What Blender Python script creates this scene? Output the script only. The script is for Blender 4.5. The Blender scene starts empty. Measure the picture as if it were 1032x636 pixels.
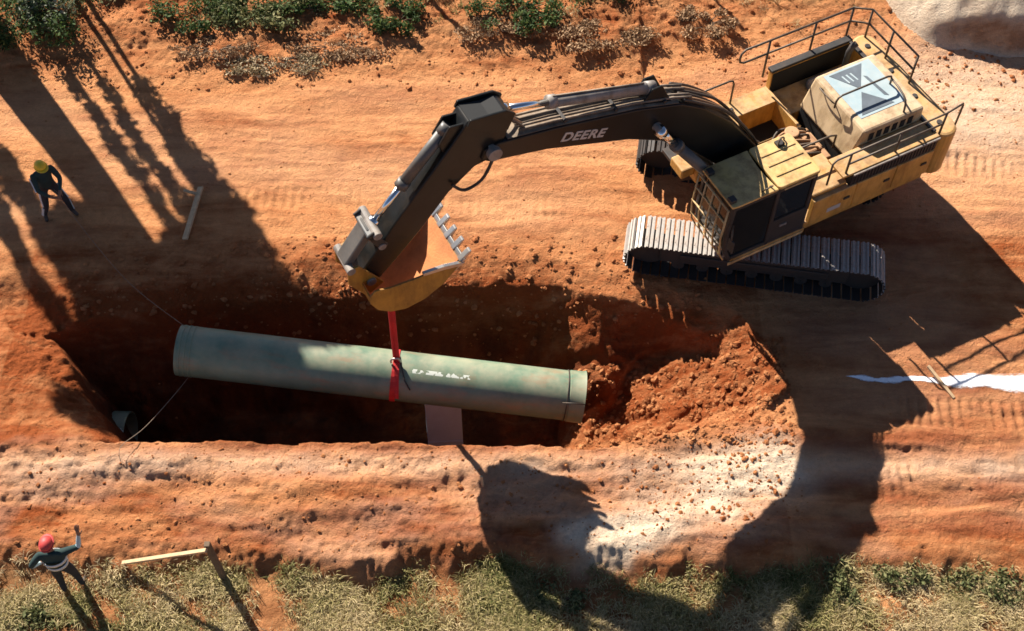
import bpy, bmesh, math, random
import numpy as np
from mathutils import Vector, Matrix

random.seed(7)
RNG = np.random.default_rng(11)
scene = bpy.context.scene
col = scene.collection
R = math.radians

# ------------------------------------------------------------------ camera, sky, sun, exposure
FPX, DEP, DIST = 1300.0, R(56), 26.0          # focal length in photo pixels, tilt, distance to the aim point
CAM = np.array([0, -DIST * math.cos(DEP), DIST * math.sin(DEP)])
FW = np.array([0, math.cos(DEP), -math.sin(DEP)]); UP = np.array([0, math.sin(DEP), math.cos(DEP)])
cd = bpy.data.cameras.new('camera'); cam = bpy.data.objects.new('camera', cd); col.objects.link(cam)
cam.location = CAM; cam.rotation_euler = (math.pi / 2 - DEP, 0, 0)
cd.sensor_width = 36; cd.lens = FPX / 1032 * 36; cd.clip_end = 2000
scene.camera = cam

SUN_EL, SUN_AZ = R(36.5), R(-55.5)                 # elevation; direction in plan in which shadows run
SD = np.array([math.cos(SUN_AZ), math.sin(SUN_AZ)])
world = bpy.data.worlds.new('World'); scene.world = world; world.use_nodes = True
nt = world.node_tree; bg = nt.nodes['Background']
sky = nt.nodes.new('ShaderNodeTexSky'); sky.sky_type = 'NISHITA'; sky.sun_disc = False
sky.air_density = .55; sky.dust_density = .35; sky.sun_elevation = SUN_EL; sky.sun_rotation = math.atan2(-SD[0], -SD[1]) % (2 * math.pi)
nt.links.new(sky.outputs[0], bg.inputs[0]); bg.inputs[1].default_value = 0.05
sl = bpy.data.lights.new('sun', 'SUN'); sun = bpy.data.objects.new('sun', sl); col.objects.link(sun)
sl.energy = 5.0; sl.angle = R(0.5); sl.color = (1.0, 0.93, 0.83)
sdir = Vector((SD[0] * math.cos(SUN_EL), SD[1] * math.cos(SUN_EL), -math.sin(SUN_EL)))
sun.rotation_euler = sdir.to_track_quat('-Z', 'Y').to_euler()
sun.location = (-20, 30, 30)
scene.view_settings.view_transform = 'Standard'; scene.view_settings.look = 'None'
scene.view_settings.gamma = 1; scene.view_settings.use_curve_mapping = False
scene.view_settings.exposure = 1.24
scene.cycles.filter_width = 1.6


def G(x, y, z=0.0):
    """photo pixel -> point on the level z"""
    r = FW * FPX + np.array([1.0, 0, 0]) * (x - 516) - UP * (y - 318)
    t = (z - CAM[2]) / r[2]
    return CAM + r * t


# ------------------------------------------------------------------ helpers
class MB:
    def __init__(s): s.v = []; s.f = []; s.a = []

    def add(s, vs, fs, att=None):
        n = len(s.v); s.v.extend([tuple(map(float, p)) for p in vs]); s.f.extend([tuple(i + n for i in f) for f in fs])
        if att is not None: s.a.extend([att] * len(vs))
        return s

    def box(s, x0, x1, y0, y1, z0, z1):
        return s.add([(x0, y0, z0), (x1, y0, z0), (x1, y1, z0), (x0, y1, z0), (x0, y0, z1), (x1, y0, z1), (x1, y1, z1), (x0, y1, z1)],
                     [(0, 3, 2, 1), (4, 5, 6, 7), (0, 1, 5, 4), (1, 2, 6, 5), (2, 3, 7, 6), (3, 0, 4, 7)])

    def bar(s, a, b, w, h, roll=0.0):
        a = Vector(a); b = Vector(b); d = (b - a).normalized()
        up = Vector((0, 0, 1)) if abs(d.z) < .95 else Vector((0, 1, 0))
        sx = d.cross(up).normalized(); sy = sx.cross(d)
        if roll:
            q = Matrix.Rotation(roll, 3, d); sx = q @ sx; sy = q @ sy
        vs = []
        for p in (a, b):
            for i, j in ((-1, -1), (1, -1), (1, 1), (-1, 1)): vs.append(p + sx * (w / 2 * i) + sy * (h / 2 * j))
        return s.add(vs, [(3, 2, 1, 0), (4, 5, 6, 7), (0, 1, 5, 4), (1, 2, 6, 5), (2, 3, 7, 6), (3, 0, 4, 7)])

    def tube(s, pts, r, n=8, cap=True):
        pts = [Vector(p) for p in pts]
        rs = r if isinstance(r, (list, tuple)) else [r] * len(pts)
        vs = []; prev = None
        for i, p in enumerate(pts):
            d = (pts[min(i + 1, len(pts) - 1)] - pts[max(i - 1, 0)]).normalized()
            if prev is None:
                up = Vector((0, 0, 1)) if abs(d.z) < .9 else Vector((1, 0, 0)); sx = d.cross(up).normalized()
            else:
                sx = (prev - d * prev.dot(d)).normalized()
            prev = sx; sy = sx.cross(d)
            for k in range(n):
                a = 2 * math.pi * k / n; vs.append(p + (sx * math.cos(a) + sy * math.sin(a)) * rs[i])
        fs = []
        for i in range(len(pts) - 1):
            for k in range(n): fs.append((i * n + k, i * n + (k + 1) % n, (i + 1) * n + (k + 1) % n, (i + 1) * n + k))
        if cap: fs.append(tuple(range(n))[::-1]); fs.append(tuple(range((len(pts) - 1) * n, len(pts) * n)))
        return s.add(vs, fs)

    def prism_xz(s, poly, y0, y1):
        n = len(poly); vs = [(p[0], y0, p[1]) for p in poly] + [(p[0], y1, p[1]) for p in poly]
        fs = [tuple(range(n)), tuple(range(n, 2 * n))[::-1]] + [(i, i + n, (i + 1) % n + n, (i + 1) % n) for i in range(n)]
        return s.add(vs, fs)

    def prism_xy(s, poly, z0, z1):
        n = len(poly); vs = [(p[0], p[1], z0) for p in poly] + [(p[0], p[1], z1) for p in poly]
        fs = [tuple(range(n))[::-1], tuple(range(n, 2 * n))] + [(i, (i + 1) % n, (i + 1) % n + n, i + n) for i in range(n)]
        return s.add(vs, fs)

    def lathe_x(s, prof, c=(0, 0, 0), n=48, closed=False):
        """profile of (x, radius) turned about the X axis"""
        m = len(prof); vs = []
        for k in range(n):
            a = 2 * math.pi * k / n
            for (x, r) in prof: vs.append((c[0] + x, c[1] + r * math.cos(a), c[2] + r * math.sin(a)))
        fs = []
        for k in range(n):
            for i in range(m if closed else m - 1):
                j = (i + 1) % m; fs.append((k * m + i, k * m + j, ((k + 1) % n) * m + j, ((k + 1) % n) * m + i))
        return s.add(vs, fs)

    def build(s, name, mat, parent=None, bevel=0.0, smooth=False, loc=None, rot=None, fix=True):
        me = bpy.data.meshes.new(name); me.from_pydata(s.v, [], s.f); me.update()
        if fix and len(s.f) < 5000:
            bm = bmesh.new(); bm.from_mesh(me); bmesh.ops.recalc_face_normals(bm, faces=bm.faces); bm.to_mesh(me); bm.free()
        if s.a and len(s.a) == len(s.v):
            at = me.attributes.new('rnd', 'FLOAT', 'POINT'); at.data.foreach_set('value', np.array(s.a, dtype=np.float32))
        me.materials.append(mat)
        o = bpy.data.objects.new(name, me); col.objects.link(o)
        if parent: o.parent = parent
        if loc is not None: o.location = loc
        if rot is not None: o.rotation_euler = rot
        if smooth:
            me.polygons.foreach_set('use_smooth', [True] * len(me.polygons))
        if bevel:
            b = o.modifiers.new('bevel', 'BEVEL'); b.width = bevel; b.segments = 2; b.limit_method = 'ANGLE'; b.angle_limit = R(35)
        return o


def tag(o, label=None, cat=None, group=None, kind=None):
    if label: o['label'] = label
    if cat: o['category'] = cat
    if group: o['group'] = group
    if kind: o['kind'] = kind
    return o


def empty(name, loc=(0, 0, 0), rz=0.0):
    o = bpy.data.objects.new(name, None); col.objects.link(o); o.location = loc; o.rotation_euler = (0, 0, rz)
    o.empty_display_size = .3; return o


def round_rect(x0, x1, y0, y1, r, n=5):
    pts = []
    for cx, cy, a0 in ((x1 - r, y1 - r, 0), (x0 + r, y1 - r, 90), (x0 + r, y0 + r, 180), (x1 - r, y0 + r, 270)):
        for k in range(n + 1):
            a = R(a0 + 90 * k / n); pts.append((cx + r * math.cos(a), cy + r * math.sin(a)))
    return pts


def smooth_path(pts, n=6):
    pts = [Vector(p) for p in pts]; out = []
    for i in range(len(pts) - 1):
        p0 = pts[max(i - 1, 0)]; p1 = pts[i]; p2 = pts[i + 1]; p3 = pts[min(i + 2, len(pts) - 1)]
        for k in range(n):
            t = k / n
            out.append(.5 * ((2 * p1) + (p2 - p0) * t + (2 * p0 - 5 * p1 + 4 * p2 - p3) * t * t + (3 * p1 - p0 - 3 * p2 + p3) * t ** 3))
    out.append(pts[-1]); return out


# ------------------------------------------------------------------ materials
def nodes(m):
    m.use_nodes = True; t = m.node_tree; return t, t.nodes, t.links, t.nodes['Principled BSDF']


def ramp(N, stops):
    r = N.new('ShaderNodeValToRGB'); e = r.color_ramp.elements
    while len(e) < len(stops): e.new(.5)
    for i, (p, c) in enumerate(stops):
        e[i].position = p; e[i].color = (*c, 1) if len(c) == 3 else c
    return r


def paint(name, c, rough=.5, metal=0.0, var=.18, scale=3.0, dust=0.0, dustcol=(.42, .25, .13), bump=0.0, spec=.5, scratch=0.0):
    """painted / raw material with wear: mottled colour and a coat of soil dust, thicker where surfaces lie flat"""
    m = bpy.data.materials.new(name); t, N, L, P = nodes(m)
    tc = N.new('ShaderNodeTexCoord')
    n1 = N.new('ShaderNodeTexNoise'); n1.inputs['Scale'].default_value = scale; n1.inputs['Detail'].default_value = 8; n1.inputs['Roughness'].default_value = .65
    L.new(tc.outputs['Object'], n1.inputs['Vector'])
    lo = tuple(x * (1 - var) for x in c); hi = tuple(min(1, x * (1 + var)) for x in c)
    rp = ramp(N, [(.3, lo), (.7, hi)]); L.new(n1.outputs['Fac'], rp.inputs[0]); out = rp.outputs[0]
    P.inputs['Roughness'].default_value = rough; P.inputs['Metallic'].default_value = metal
    P.inputs['Specular IOR Level'].default_value = spec
    if dust:
        n2 = N.new('ShaderNodeTexNoise'); n2.inputs['Scale'].default_value = scale * .7 + 1; n2.inputs['Detail'].default_value = 10; n2.inputs['Roughness'].default_value = .7
        L.new(tc.outputs['Object'], n2.inputs['Vector'])
        ge = N.new('ShaderNodeNewGeometry'); sp = N.new('ShaderNodeSeparateXYZ'); L.new(ge.outputs['Normal'], sp.inputs[0])
        mr = N.new('ShaderNodeMapRange'); L.new(sp.outputs['Z'], mr.inputs[0]); mr.inputs[1].default_value = -.2; mr.inputs[2].default_value = 1
        mr.inputs[3].default_value = .08; mr.inputs[4].default_value = 1
        r2 = ramp(N, [(.5 - .33 * dust, (0, 0, 0)), (.82 - .3 * dust, (1, 1, 1))]); L.new(n2.outputs['Fac'], r2.inputs[0])
        mu = N.new('ShaderNodeMath'); mu.operation = 'MULTIPLY'; L.new(r2.outputs[0], mu.inputs[0]); L.new(mr.outputs[0], mu.inputs[1])
        mu2 = N.new('ShaderNodeMath'); mu2.operation = 'MULTIPLY'; L.new(mu.outputs[0], mu2.inputs[0]); mu2.inputs[1].default_value = min(1, dust * 1.1)
        mx = N.new('ShaderNodeMix'); mx.data_type = 'RGBA'; L.new(mu2.outputs[0], mx.inputs[0]); L.new(out, mx.inputs[6]); mx.inputs[7].default_value = (*dustcol, 1)
        out = mx.outputs[2]
        mr2 = N.new('ShaderNodeMapRange'); L.new(mu2.outputs[0], mr2.inputs[0]); mr2.inputs[3].default_value = rough; mr2.inputs[4].default_value = .95
        L.new(mr2.outputs[0], P.inputs['Roughness'])
    if dust >= .5:
        mp = N.new('ShaderNodeMapping'); mp.inputs['Scale'].default_value = (2.2, 2.2, .7); L.new(tc.outputs['Object'], mp.inputs[0])
        n4 = N.new('ShaderNodeTexNoise'); n4.inputs['Scale'].default_value = 1.6; n4.inputs['Detail'].default_value = 10; n4.inputs['Roughness'].default_value = .72
        L.new(mp.outputs[0], n4.inputs['Vector']); r4 = ramp(N, [(.36, (.42, .34, .28)), (.56, (1, 1, 1))]); L.new(n4.outputs['Fac'], r4.inputs[0])
        m4 = N.new('ShaderNodeMix'); m4.data_type = 'RGBA'; m4.blend_type = 'MULTIPLY'; m4.inputs[0].default_value = .75; L.new(out, m4.inputs[6]); L.new(r4.outputs[0], m4.inputs[7]); out = m4.outputs[2]
    L.new(out, P.inputs['Base Color'])
    if bump:
        b = N.new('ShaderNodeBump'); b.inputs['Strength'].default_value = bump; b.inputs['Distance'].default_value = .02
        n3 = N.new('ShaderNodeTexNoise'); n3.inputs['Scale'].default_value = scale * 8; n3.inputs['Detail'].default_value = 6
        L.new(tc.outputs['Object'], n3.inputs['Vector']); L.new(n3.outputs['Fac'], b.inputs['Height']); L.new(b.outputs[0], P.inputs['Normal'])
    return m


def leafmat(name, stops, rough=.75, trans=.25):
    m = bpy.data.materials.new(name); t, N, L, P = nodes(m)
    a = N.new('ShaderNodeAttribute'); a.attribute_name = 'rnd'
    rp = ramp(N, stops); L.new(a.outputs['Fac'], rp.inputs[0]); L.new(rp.outputs[0], P.inputs['Base Color'])
    P.inputs['Roughness'].default_value = rough; P.inputs['Specular IOR Level'].default_value = .25
    tr = N.new('ShaderNodeBsdfTranslucent'); L.new(rp.outputs[0], tr.inputs[0])
    mx = N.new('ShaderNodeMixShader'); mx.inputs[0].default_value = trans
    L.new(P.outputs[0], mx.inputs[1]); L.new(tr.outputs[0], mx.inputs[2]); L.new(mx.outputs[0], N['Material Output'].inputs[0])
    return m


def soil_material(name, use_attr=True, pale=(.66, .295, .122), red=(.29, .073, .020), white=(.78, .60, .43), org=(.24, .155, .07)):
    m = bpy.data.materials.new(name); t, N, L, P = nodes(m)
    tc = N.new('ShaderNodeTexCoord')

    def noise(sc, det=8, rg=.62, vec=None, dist=0):
        n = N.new('ShaderNodeTexNoise'); n.inputs['Scale'].default_value = sc; n.inputs['Detail'].default_value = det
        n.inputs['Roughness'].default_value = rg; n.inputs['Distortion'].default_value = dist
        L.new(vec or tc.outputs['Object'], n.inputs['Vector']); return n.outputs['Fac']

    def math_(op, a, b=None, clamp=False):
        n = N.new('ShaderNodeMath'); n.operation = op; n.use_clamp = clamp
        for i, v in enumerate((a, b)):
            if v is None: continue
            if isinstance(v, (int, float)): n.inputs[i].default_value = v
            else: L.new(v, n.inputs[i])
        return n.outputs[0]

    def mix(fac, a, b):
        n = N.new('ShaderNodeMix'); n.data_type = 'RGBA'; n.clamp_factor = True
        if isinstance(fac, (int, float)): n.inputs[0].default_value = fac
        else: L.new(fac, n.inputs[0])
        for i, v in ((6, a), (7, b)):
            if isinstance(v, tuple): n.inputs[i].default_value = (*v, 1)
            else: L.new(v, n.inputs[i])
        return n.outputs[2]
    if use_attr:
        at = N.new('ShaderNodeAttribute'); at.attribute_name = 'soil'
        sp = N.new('ShaderNodeSeparateColor'); L.new(at.outputs['Color'], sp.inputs[0])
        rd, wh, og, shd = sp.outputs[0], sp.outputs[1], sp.outputs[2], at.outputs['Alpha']
    else:
        rd, wh, og, shd = 0.5, 0.0, 0.0, 0.0
    st = N.new('ShaderNodeMapping'); st.inputs['Scale'].default_value = (.35, 1.7, 1); L.new(tc.outputs['Object'], st.inputs[0])
    n_str = noise(1.3, 9, .68, st.outputs[0], .6); n_mid = noise(2.2, 9, .7); n_fine = noise(11, 8, .75)
    k = math_('ADD', math_('MULTIPLY', math_('SUBTRACT', n_str, .5), 2.3), math_('MULTIPLY', math_('SUBTRACT', n_mid, .5), 1.2))
    k = math_('ADD', k, math_('MULTIPLY', math_('SUBTRACT', n_fine, .5), .55))
    c = mix(math_('ADD', rd, k, True), pale, red)
    wm = math_('ADD', wh, math_('MULTIPLY', math_('SUBTRACT', n_mid, .5), math_('MULTIPLY', wh, 1.6)), True)
    c = mix(wm, c, white)
    om = math_('MULTIPLY', og, math_('ADD', math_('MULTIPLY', n_mid, 1.6), -.1), True)
    c = mix(om, c, org)
    c = mix(math_('MULTIPLY', shd, math_('ADD', math_('MULTIPLY', n_mid, .8), .5), True), c, (.085, .027, .012))  # painted shade darkens the soil
    v = math_('ADD', math_('MULTIPLY', n_fine, .8), math_('ADD', math_('MULTIPLY', noise(40, 4, .8), .5), .35))
    hs = N.new('ShaderNodeHueSaturation'); L.new(c, hs.inputs['Color']); L.new(v, hs.inputs['Value'])
    L.new(hs.outputs[0], P.inputs['Base Color'])
    P.inputs['Roughness'].default_value = .96; P.inputs['Specular IOR Level'].default_value = .12
    def voro(sc):
        w_ = N.new('ShaderNodeVectorMath'); w_.operation = 'ADD'; nzc = N.new('ShaderNodeTexNoise'); nzc.inputs['Scale'].default_value = sc * .8; nzc.inputs['Detail'].default_value = 3
        L.new(tc.outputs['Object'], nzc.inputs['Vector']); sc_ = N.new('ShaderNodeVectorMath'); sc_.operation = 'SCALE'; sc_.inputs['Scale'].default_value = 1.1 / sc
        L.new(nzc.outputs['Color'], sc_.inputs[0]); L.new(tc.outputs['Object'], w_.inputs[0]); L.new(sc_.outputs[0], w_.inputs[1])
        v_ = N.new('ShaderNodeTexVoronoi'); v_.inputs['Scale'].default_value = sc; L.new(w_.outputs[0], v_.inputs['Vector']); return v_.outputs['Distance']
    crumb = math_('ADD', math_('MULTIPLY', voro(6.5), -1.0), math_('MULTIPLY', voro(15), -.5))
    patch = math_('MULTIPLY', math_('SUBTRACT', noise(.9, 4, .6), .38), 3.2, True)
    amt = math_('MULTIPLY', math_('ADD', math_('MULTIPLY', rd, 1.0), .12), patch)
    hgt = math_('ADD', math_('MULTIPLY', noise(26, 6, .75), .8), n_fine); hgt = math_('ADD', hgt, math_('MULTIPLY', crumb, amt))
    b = N.new('ShaderNodeBump'); b.inputs['Strength'].default_value = .9; b.inputs['Distance'].default_value = .085
    L.new(hgt, b.inputs['Height']); L.new(b.outputs[0], P.inputs['Normal'])
    return m


M = dict(
    soil=soil_material('red_soil'), clod=soil_material('soil_clod', False),
    yellow=paint('dusty_yellow_paint', (.56, .28, .04), .45, dust=.80, dustcol=(.50, .33, .18), var=.12),
    roof=paint('cab_roof_paint', (.62, .40, .12), .45, dust=.6, dustcol=(.56, .38, .2), var=.1),
    beige=paint('dusty_hood_paint', (.52, .37, .19), .5, dust=.85, dustcol=(.56, .41, .27), var=.12),
    black=paint('black_boom_paint', (.009, .010, .010), .34, dust=.12, dustcol=(.22, .15, .10), var=.3, spec=.28),
    boomtop=paint('dusty_black_paint', (.03, .03, .03), .5, dust=.85, dustcol=(.36, .27, .19), var=.3),
    dark=paint('dark_metal', (.02, .02, .02), .6, dust=.3, dustcol=(.16, .09, .05), var=.3),
    void=paint('engine_bay_black', (.008, .008, .008), .8, var=.3),
    track=paint('worn_track_steel', (.42, .40, .37), .5, metal=.15, dust=.49, dustcol=(.27, .15, .085), var=.22, scale=8),
    trackdark=paint('track_grease_and_shade', (.022, .019, .017), .7, dust=.3, dustcol=(.12, .055, .03)),  # also paints shade onto the track shoes
    chrome=paint('chrome_rod', (.75, .75, .74), .18, metal=1, var=.05),
    cyl=paint('grey_cylinder_paint', (.20, .19, .18), .4, dust=.6, dustcol=(.42, .33, .25), var=.2),
    cyl2=paint('dark_grey_cylinder_paint', (.075, .075, .072), .4, dust=.35, dustcol=(.3, .24, .18), var=.25),
    hose=paint('rubber_hose', (.018, .017, .016), .6, dust=.4, dustcol=(.3, .18, .1)),
    tan=paint('dusty_hydraulic_parts', (.33, .17, .08), .7, dust=.8, dustcol=(.52, .30, .16)),
    glass=paint('dark_cab_glass', (.012, .014, .015), .12, var=.2, spec=.6),
    hatch=paint('smoked_roof_hatch', (.085, .075, .065), .6, dust=.45, dustcol=(.16, .13, .10), var=.15),
    rail=paint('handrail_steel', (.05, .04, .03), .45, dust=.5, dustcol=(.3, .2, .12)),
    guard=paint('guard_bar_yellow', (.5, .36, .16), .5, dust=.5, dustcol=(.5, .33, .2)),
    label=paint('pale_blue_sticker', (.31, .40, .43), .5, dust=.3, dustcol=(.6, .5, .4), var=.08),
    tri=paint('grey_sticker_triangle', (.11, .13, .15), .5, var=.25),
    white=paint('white_lettering', (.42, .41, .39), .5, var=.1),
    bucket=paint('bucket_yellow', (.38, .19, .02), .5, dust=.5, dustcol=(.36, .17, .07), var=.25),
    bucketin=paint('bucket_inside_soil', (.55, .19, .06), .8, dust=.45, dustcol=(.6, .26, .1), bump=.4, var=.3),
    tooth=paint('worn_tooth_steel', (.55, .51, .46), .3, metal=.8, var=.2, dust=.2),
    strap=paint('red_sling_webbing', (.52, .02, .018), .75, var=.25),
    wood=paint('raw_timber', (.50, .34, .19), .8, var=.25, scale=6),
    greywood=paint('weathered_timber', (.13, .085, .05), .85, var=.3, scale=6),
    grey=paint('grey_sheet', (.60, .72, .82), .6, var=.08),
    rope=paint('dirty_rope', (.26, .2, .14), .9),
    lime=paint('white_lime', (.86, .86, .88), .9, var=.08, scale=9),
    skin=paint('skin', (.24, .12, .07), .6), navy=paint('navy_cloth', (.016, .040, .038), .9, var=.3),
    charcoal=paint('charcoal_cloth', (.022, .022, .025), .9, var=.3), boot=paint('boot_leather', (.07, .045, .03), .7),
    silver=paint('reflective_band', (.62, .64, .62), .35, var=.1), pale_cloth=paint('pale_blue_cloth', (.42, .55, .58), .85),
    helm_y=paint('yellow_helmet', (.78, .52, .02), .5, var=.06), helm_r=paint('red_helmet', (.50, .045, .04), .6, var=.06),
    bark=paint('bark', (.09, .065, .045), .9, var=.35, scale=5, bump=.5),
    sand=soil_material('pale_sand', True, pale=(.70, .52, .36), red=(.34, .2, .12), white=(.80, .66, .50)),
    leaf=leafmat('green_leaves', [(0, (.022, .045, .012)), (.5, (.055, .10, .025)), (1, (.13, .17, .05))]),
    weedleaf=leafmat('dusty_weed_leaves', [(0, (.06, .075, .025)), (.5, (.14, .15, .055)), (1, (.28, .25, .11))]),
    leafpale=leafmat('silver_green_leaves', [(0, (.05, .07, .035)), (.5, (.11, .14, .08)), (1, (.36, .36, .28))]),
    dry=leafmat('dry_twigs', [(0, (.18, .10, .05)), (.5, (.32, .19, .10)), (1, (.48, .31, .17))], trans=.1),
    litter=leafmat('pale_litter', [(0, (.20, .15, .07)), (.5, (.36, .27, .15)), (1, (.52, .40, .26))], trans=.1),
    grass=leafmat('dry_grass', [(0, (.09, .11, .03)), (.25, (.23, .21, .07)), (.55, (.42, .34, .15)), (1, (.60, .47, .27))], trans=.3),
)


def pipe_material():
    m = paint('grey_green_pipe', (.125, .195, .130), .40, var=.22, scale=1.6, dust=.49, dustcol=(.42, .34, .22), spec=.45)
    t, N, L, P = nodes(m)
    tc0 = N.new('ShaderNodeTexCoord'); mp0 = N.new('ShaderNodeMapping'); mp0.inputs['Scale'].default_value = (.7, 2.2, 2.2); L.new(tc0.outputs['Object'], mp0.inputs[0])
    nn = N.new('ShaderNodeTexNoise'); nn.inputs['Scale'].default_value = 1.5; nn.inputs['Detail'].default_value = 9; nn.inputs['Roughness'].default_value = .7; L.new(mp0.outputs[0], nn.inputs['Vector'])
    rn = ramp(N, [(.52, (0, 0, 0)), (.72, (.8, .8, .8))]); L.new(nn.outputs['Fac'], rn.inputs[0])
    mc = N.new('ShaderNodeMix'); mc.data_type = 'RGBA'; L.new(rn.outputs[0], mc.inputs[0]); L.new(P.inputs['Base Color'].links[0].from_socket, mc.inputs[6]); mc.inputs[7].default_value = (.30, .15, .075, 1); L.new(mc.outputs[2], P.inputs['Base Color'])
    # worn white stencil on the barrel: flat print
    src = P.inputs['Base Color'].links[0].from_socket
    tc = N.new('ShaderNodeTexCoord'); sp = N.new('ShaderNodeSeparateXYZ'); L.new(tc.outputs['Object'], sp.inputs[0])

    def band(sock, a, b):
        g = N.new('ShaderNodeMath'); g.operation = 'GREATER_THAN'; L.new(sock, g.inputs[0]); g.inputs[1].default_value = a
        l = N.new('ShaderNodeMath'); l.operation = 'LESS_THAN'; L.new(sock, l.inputs[0]); l.inputs[1].default_value = b
        u = N.new('ShaderNodeMath'); u.operation = 'MULTIPLY'; L.new(g.outputs[0], u.inputs[0]); L.new(l.outputs[0], u.inputs[1]); return u.outputs[0]
    nz = N.new('ShaderNodeTexNoise'); nz.inputs['Scale'].default_value = 9; nz.inputs['Detail'].default_value = 4; L.new(tc.outputs['Object'], nz.inputs['Vector'])
    g = N.new('ShaderNodeMath'); g.operation = 'GREATER_THAN'; L.new(nz.outputs['Fac'], g.inputs[0]); g.inputs[1].default_value = .50
    bx = band(sp.outputs['X'], .55, 1.75); by = band(sp.outputs['Y'], -.18, -.10); bz = band(sp.outputs['Z'], 0, 1)
    m1 = N.new('ShaderNodeMath'); m1.operation = 'MULTIPLY'; L.new(bx, m1.inputs[0]); L.new(by, m1.inputs[1])
    m2 = N.new('ShaderNodeMath'); m2.operation = 'MULTIPLY'; L.new(m1.outputs[0], m2.inputs[0]); L.new(bz, m2.inputs[1])
    m3 = N.new('ShaderNodeMath'); m3.operation = 'MULTIPLY'; L.new(m2.outputs[0], m3.inputs[0]); L.new(g.outputs[0], m3.inputs[1])
    mx = N.new('ShaderNodeMix'); mx.data_type = 'RGBA'; L.new(m3.outputs[0], mx.inputs[0]); L.new(src, mx.inputs[6]); mx.inputs[7].default_value = (.62, .64, .56, 1)
    L.new(mx.outputs[2], P.inputs['Base Color'])
    return m


M['pipe'] = pipe_material()

# ------------------------------------------------------------------ terrain
_T = RNG.random((512, 512))


def vnoise(x, y, seed=0):
    xi = np.floor(x).astype(int); yi = np.floor(y).astype(int); fx = x - xi; fy = y - yi
    fx = fx * fx * (3 - 2 * fx); fy = fy * fy * (3 - 2 * fy)
    def t(i, j): return _T[(i + seed * 37) % 512, (j + seed * 91) % 512]
    return (t(xi, yi) * (1 - fx) + t(xi + 1, yi) * fx) * (1 - fy) + (t(xi, yi + 1) * (1 - fx) + t(xi + 1, yi + 1) * fx) * fy


def fbm(x, y, sc, octv=4, seed=0, gain=.5):
    v = 0; a = 1; s = 0
    for o in range(octv):
        v = v + a * (vnoise(x / sc * 2 ** o + 13.7 * o, y / sc * 2 ** o - 7.1 * o, seed + o) - .5); s += a; a *= gain
    return v / s * 2


def sstep(a, b, x):
    t = np.clip((x - a) / (b - a), 0, 1); return t * t * (3 - 2 * t)


def dist_poly(x, y, pts):
    d = np.full(x.shape, 1e9)
    for (ax, ay), (bx, by) in zip(pts[:-1], pts[1:]):
        vx, vy = bx - ax, by - ay; t = np.clip(((x - ax) * vx + (y - ay) * vy) / (vx * vx + vy * vy), 0, 1)
        d = np.minimum(d, np.hypot(x - ax - t * vx, y - ay - t * vy))
    return d


def inside(x, y, pts):
    c = np.zeros(x.shape, bool); n = len(pts)
    for i in range(n):
        ax, ay = pts[i]; bx, by = pts[(i + 1) % n]
        if ay == by: continue
        hitx = ((ay > y) != (by > y)) & (x < (bx - ax) * (y - ay) / (by - ay) + ax); c ^= hitx
    return c


FAR = [(-10.3, .05), (-8.8, .75), (-7.2, 1.0), (-5.6, 1.2), (-4.3, 1.4), (-2.6, 1.38), (-.8, 1.45), (1.0, 1.45), (2.4, 1.0), (3.6, .58), (4.6, .02), (5.1, -.75)]
RIGHT = [(5.1, -.75), (5.4, -1.7), (4.4, -2.5)]
NEAR = [(4.4, -2.5), (3.4, -2.75), (2.0, -3.1), (.8, -3.12), (-1.0, -3.05), (-3.2, -2.95), (-5.5, -3.02), (-7.6, -3.08), (-8.3, -2.95)]
LEFT = [(-8.3, -2.95), (-9.0, -2.1), (-9.6, -.9), (-10.3, .05)]
POLY = FAR + RIGHT[1:] + NEAR[1:] + LEFT[1:-1]
FLOOR = -3.0


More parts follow.
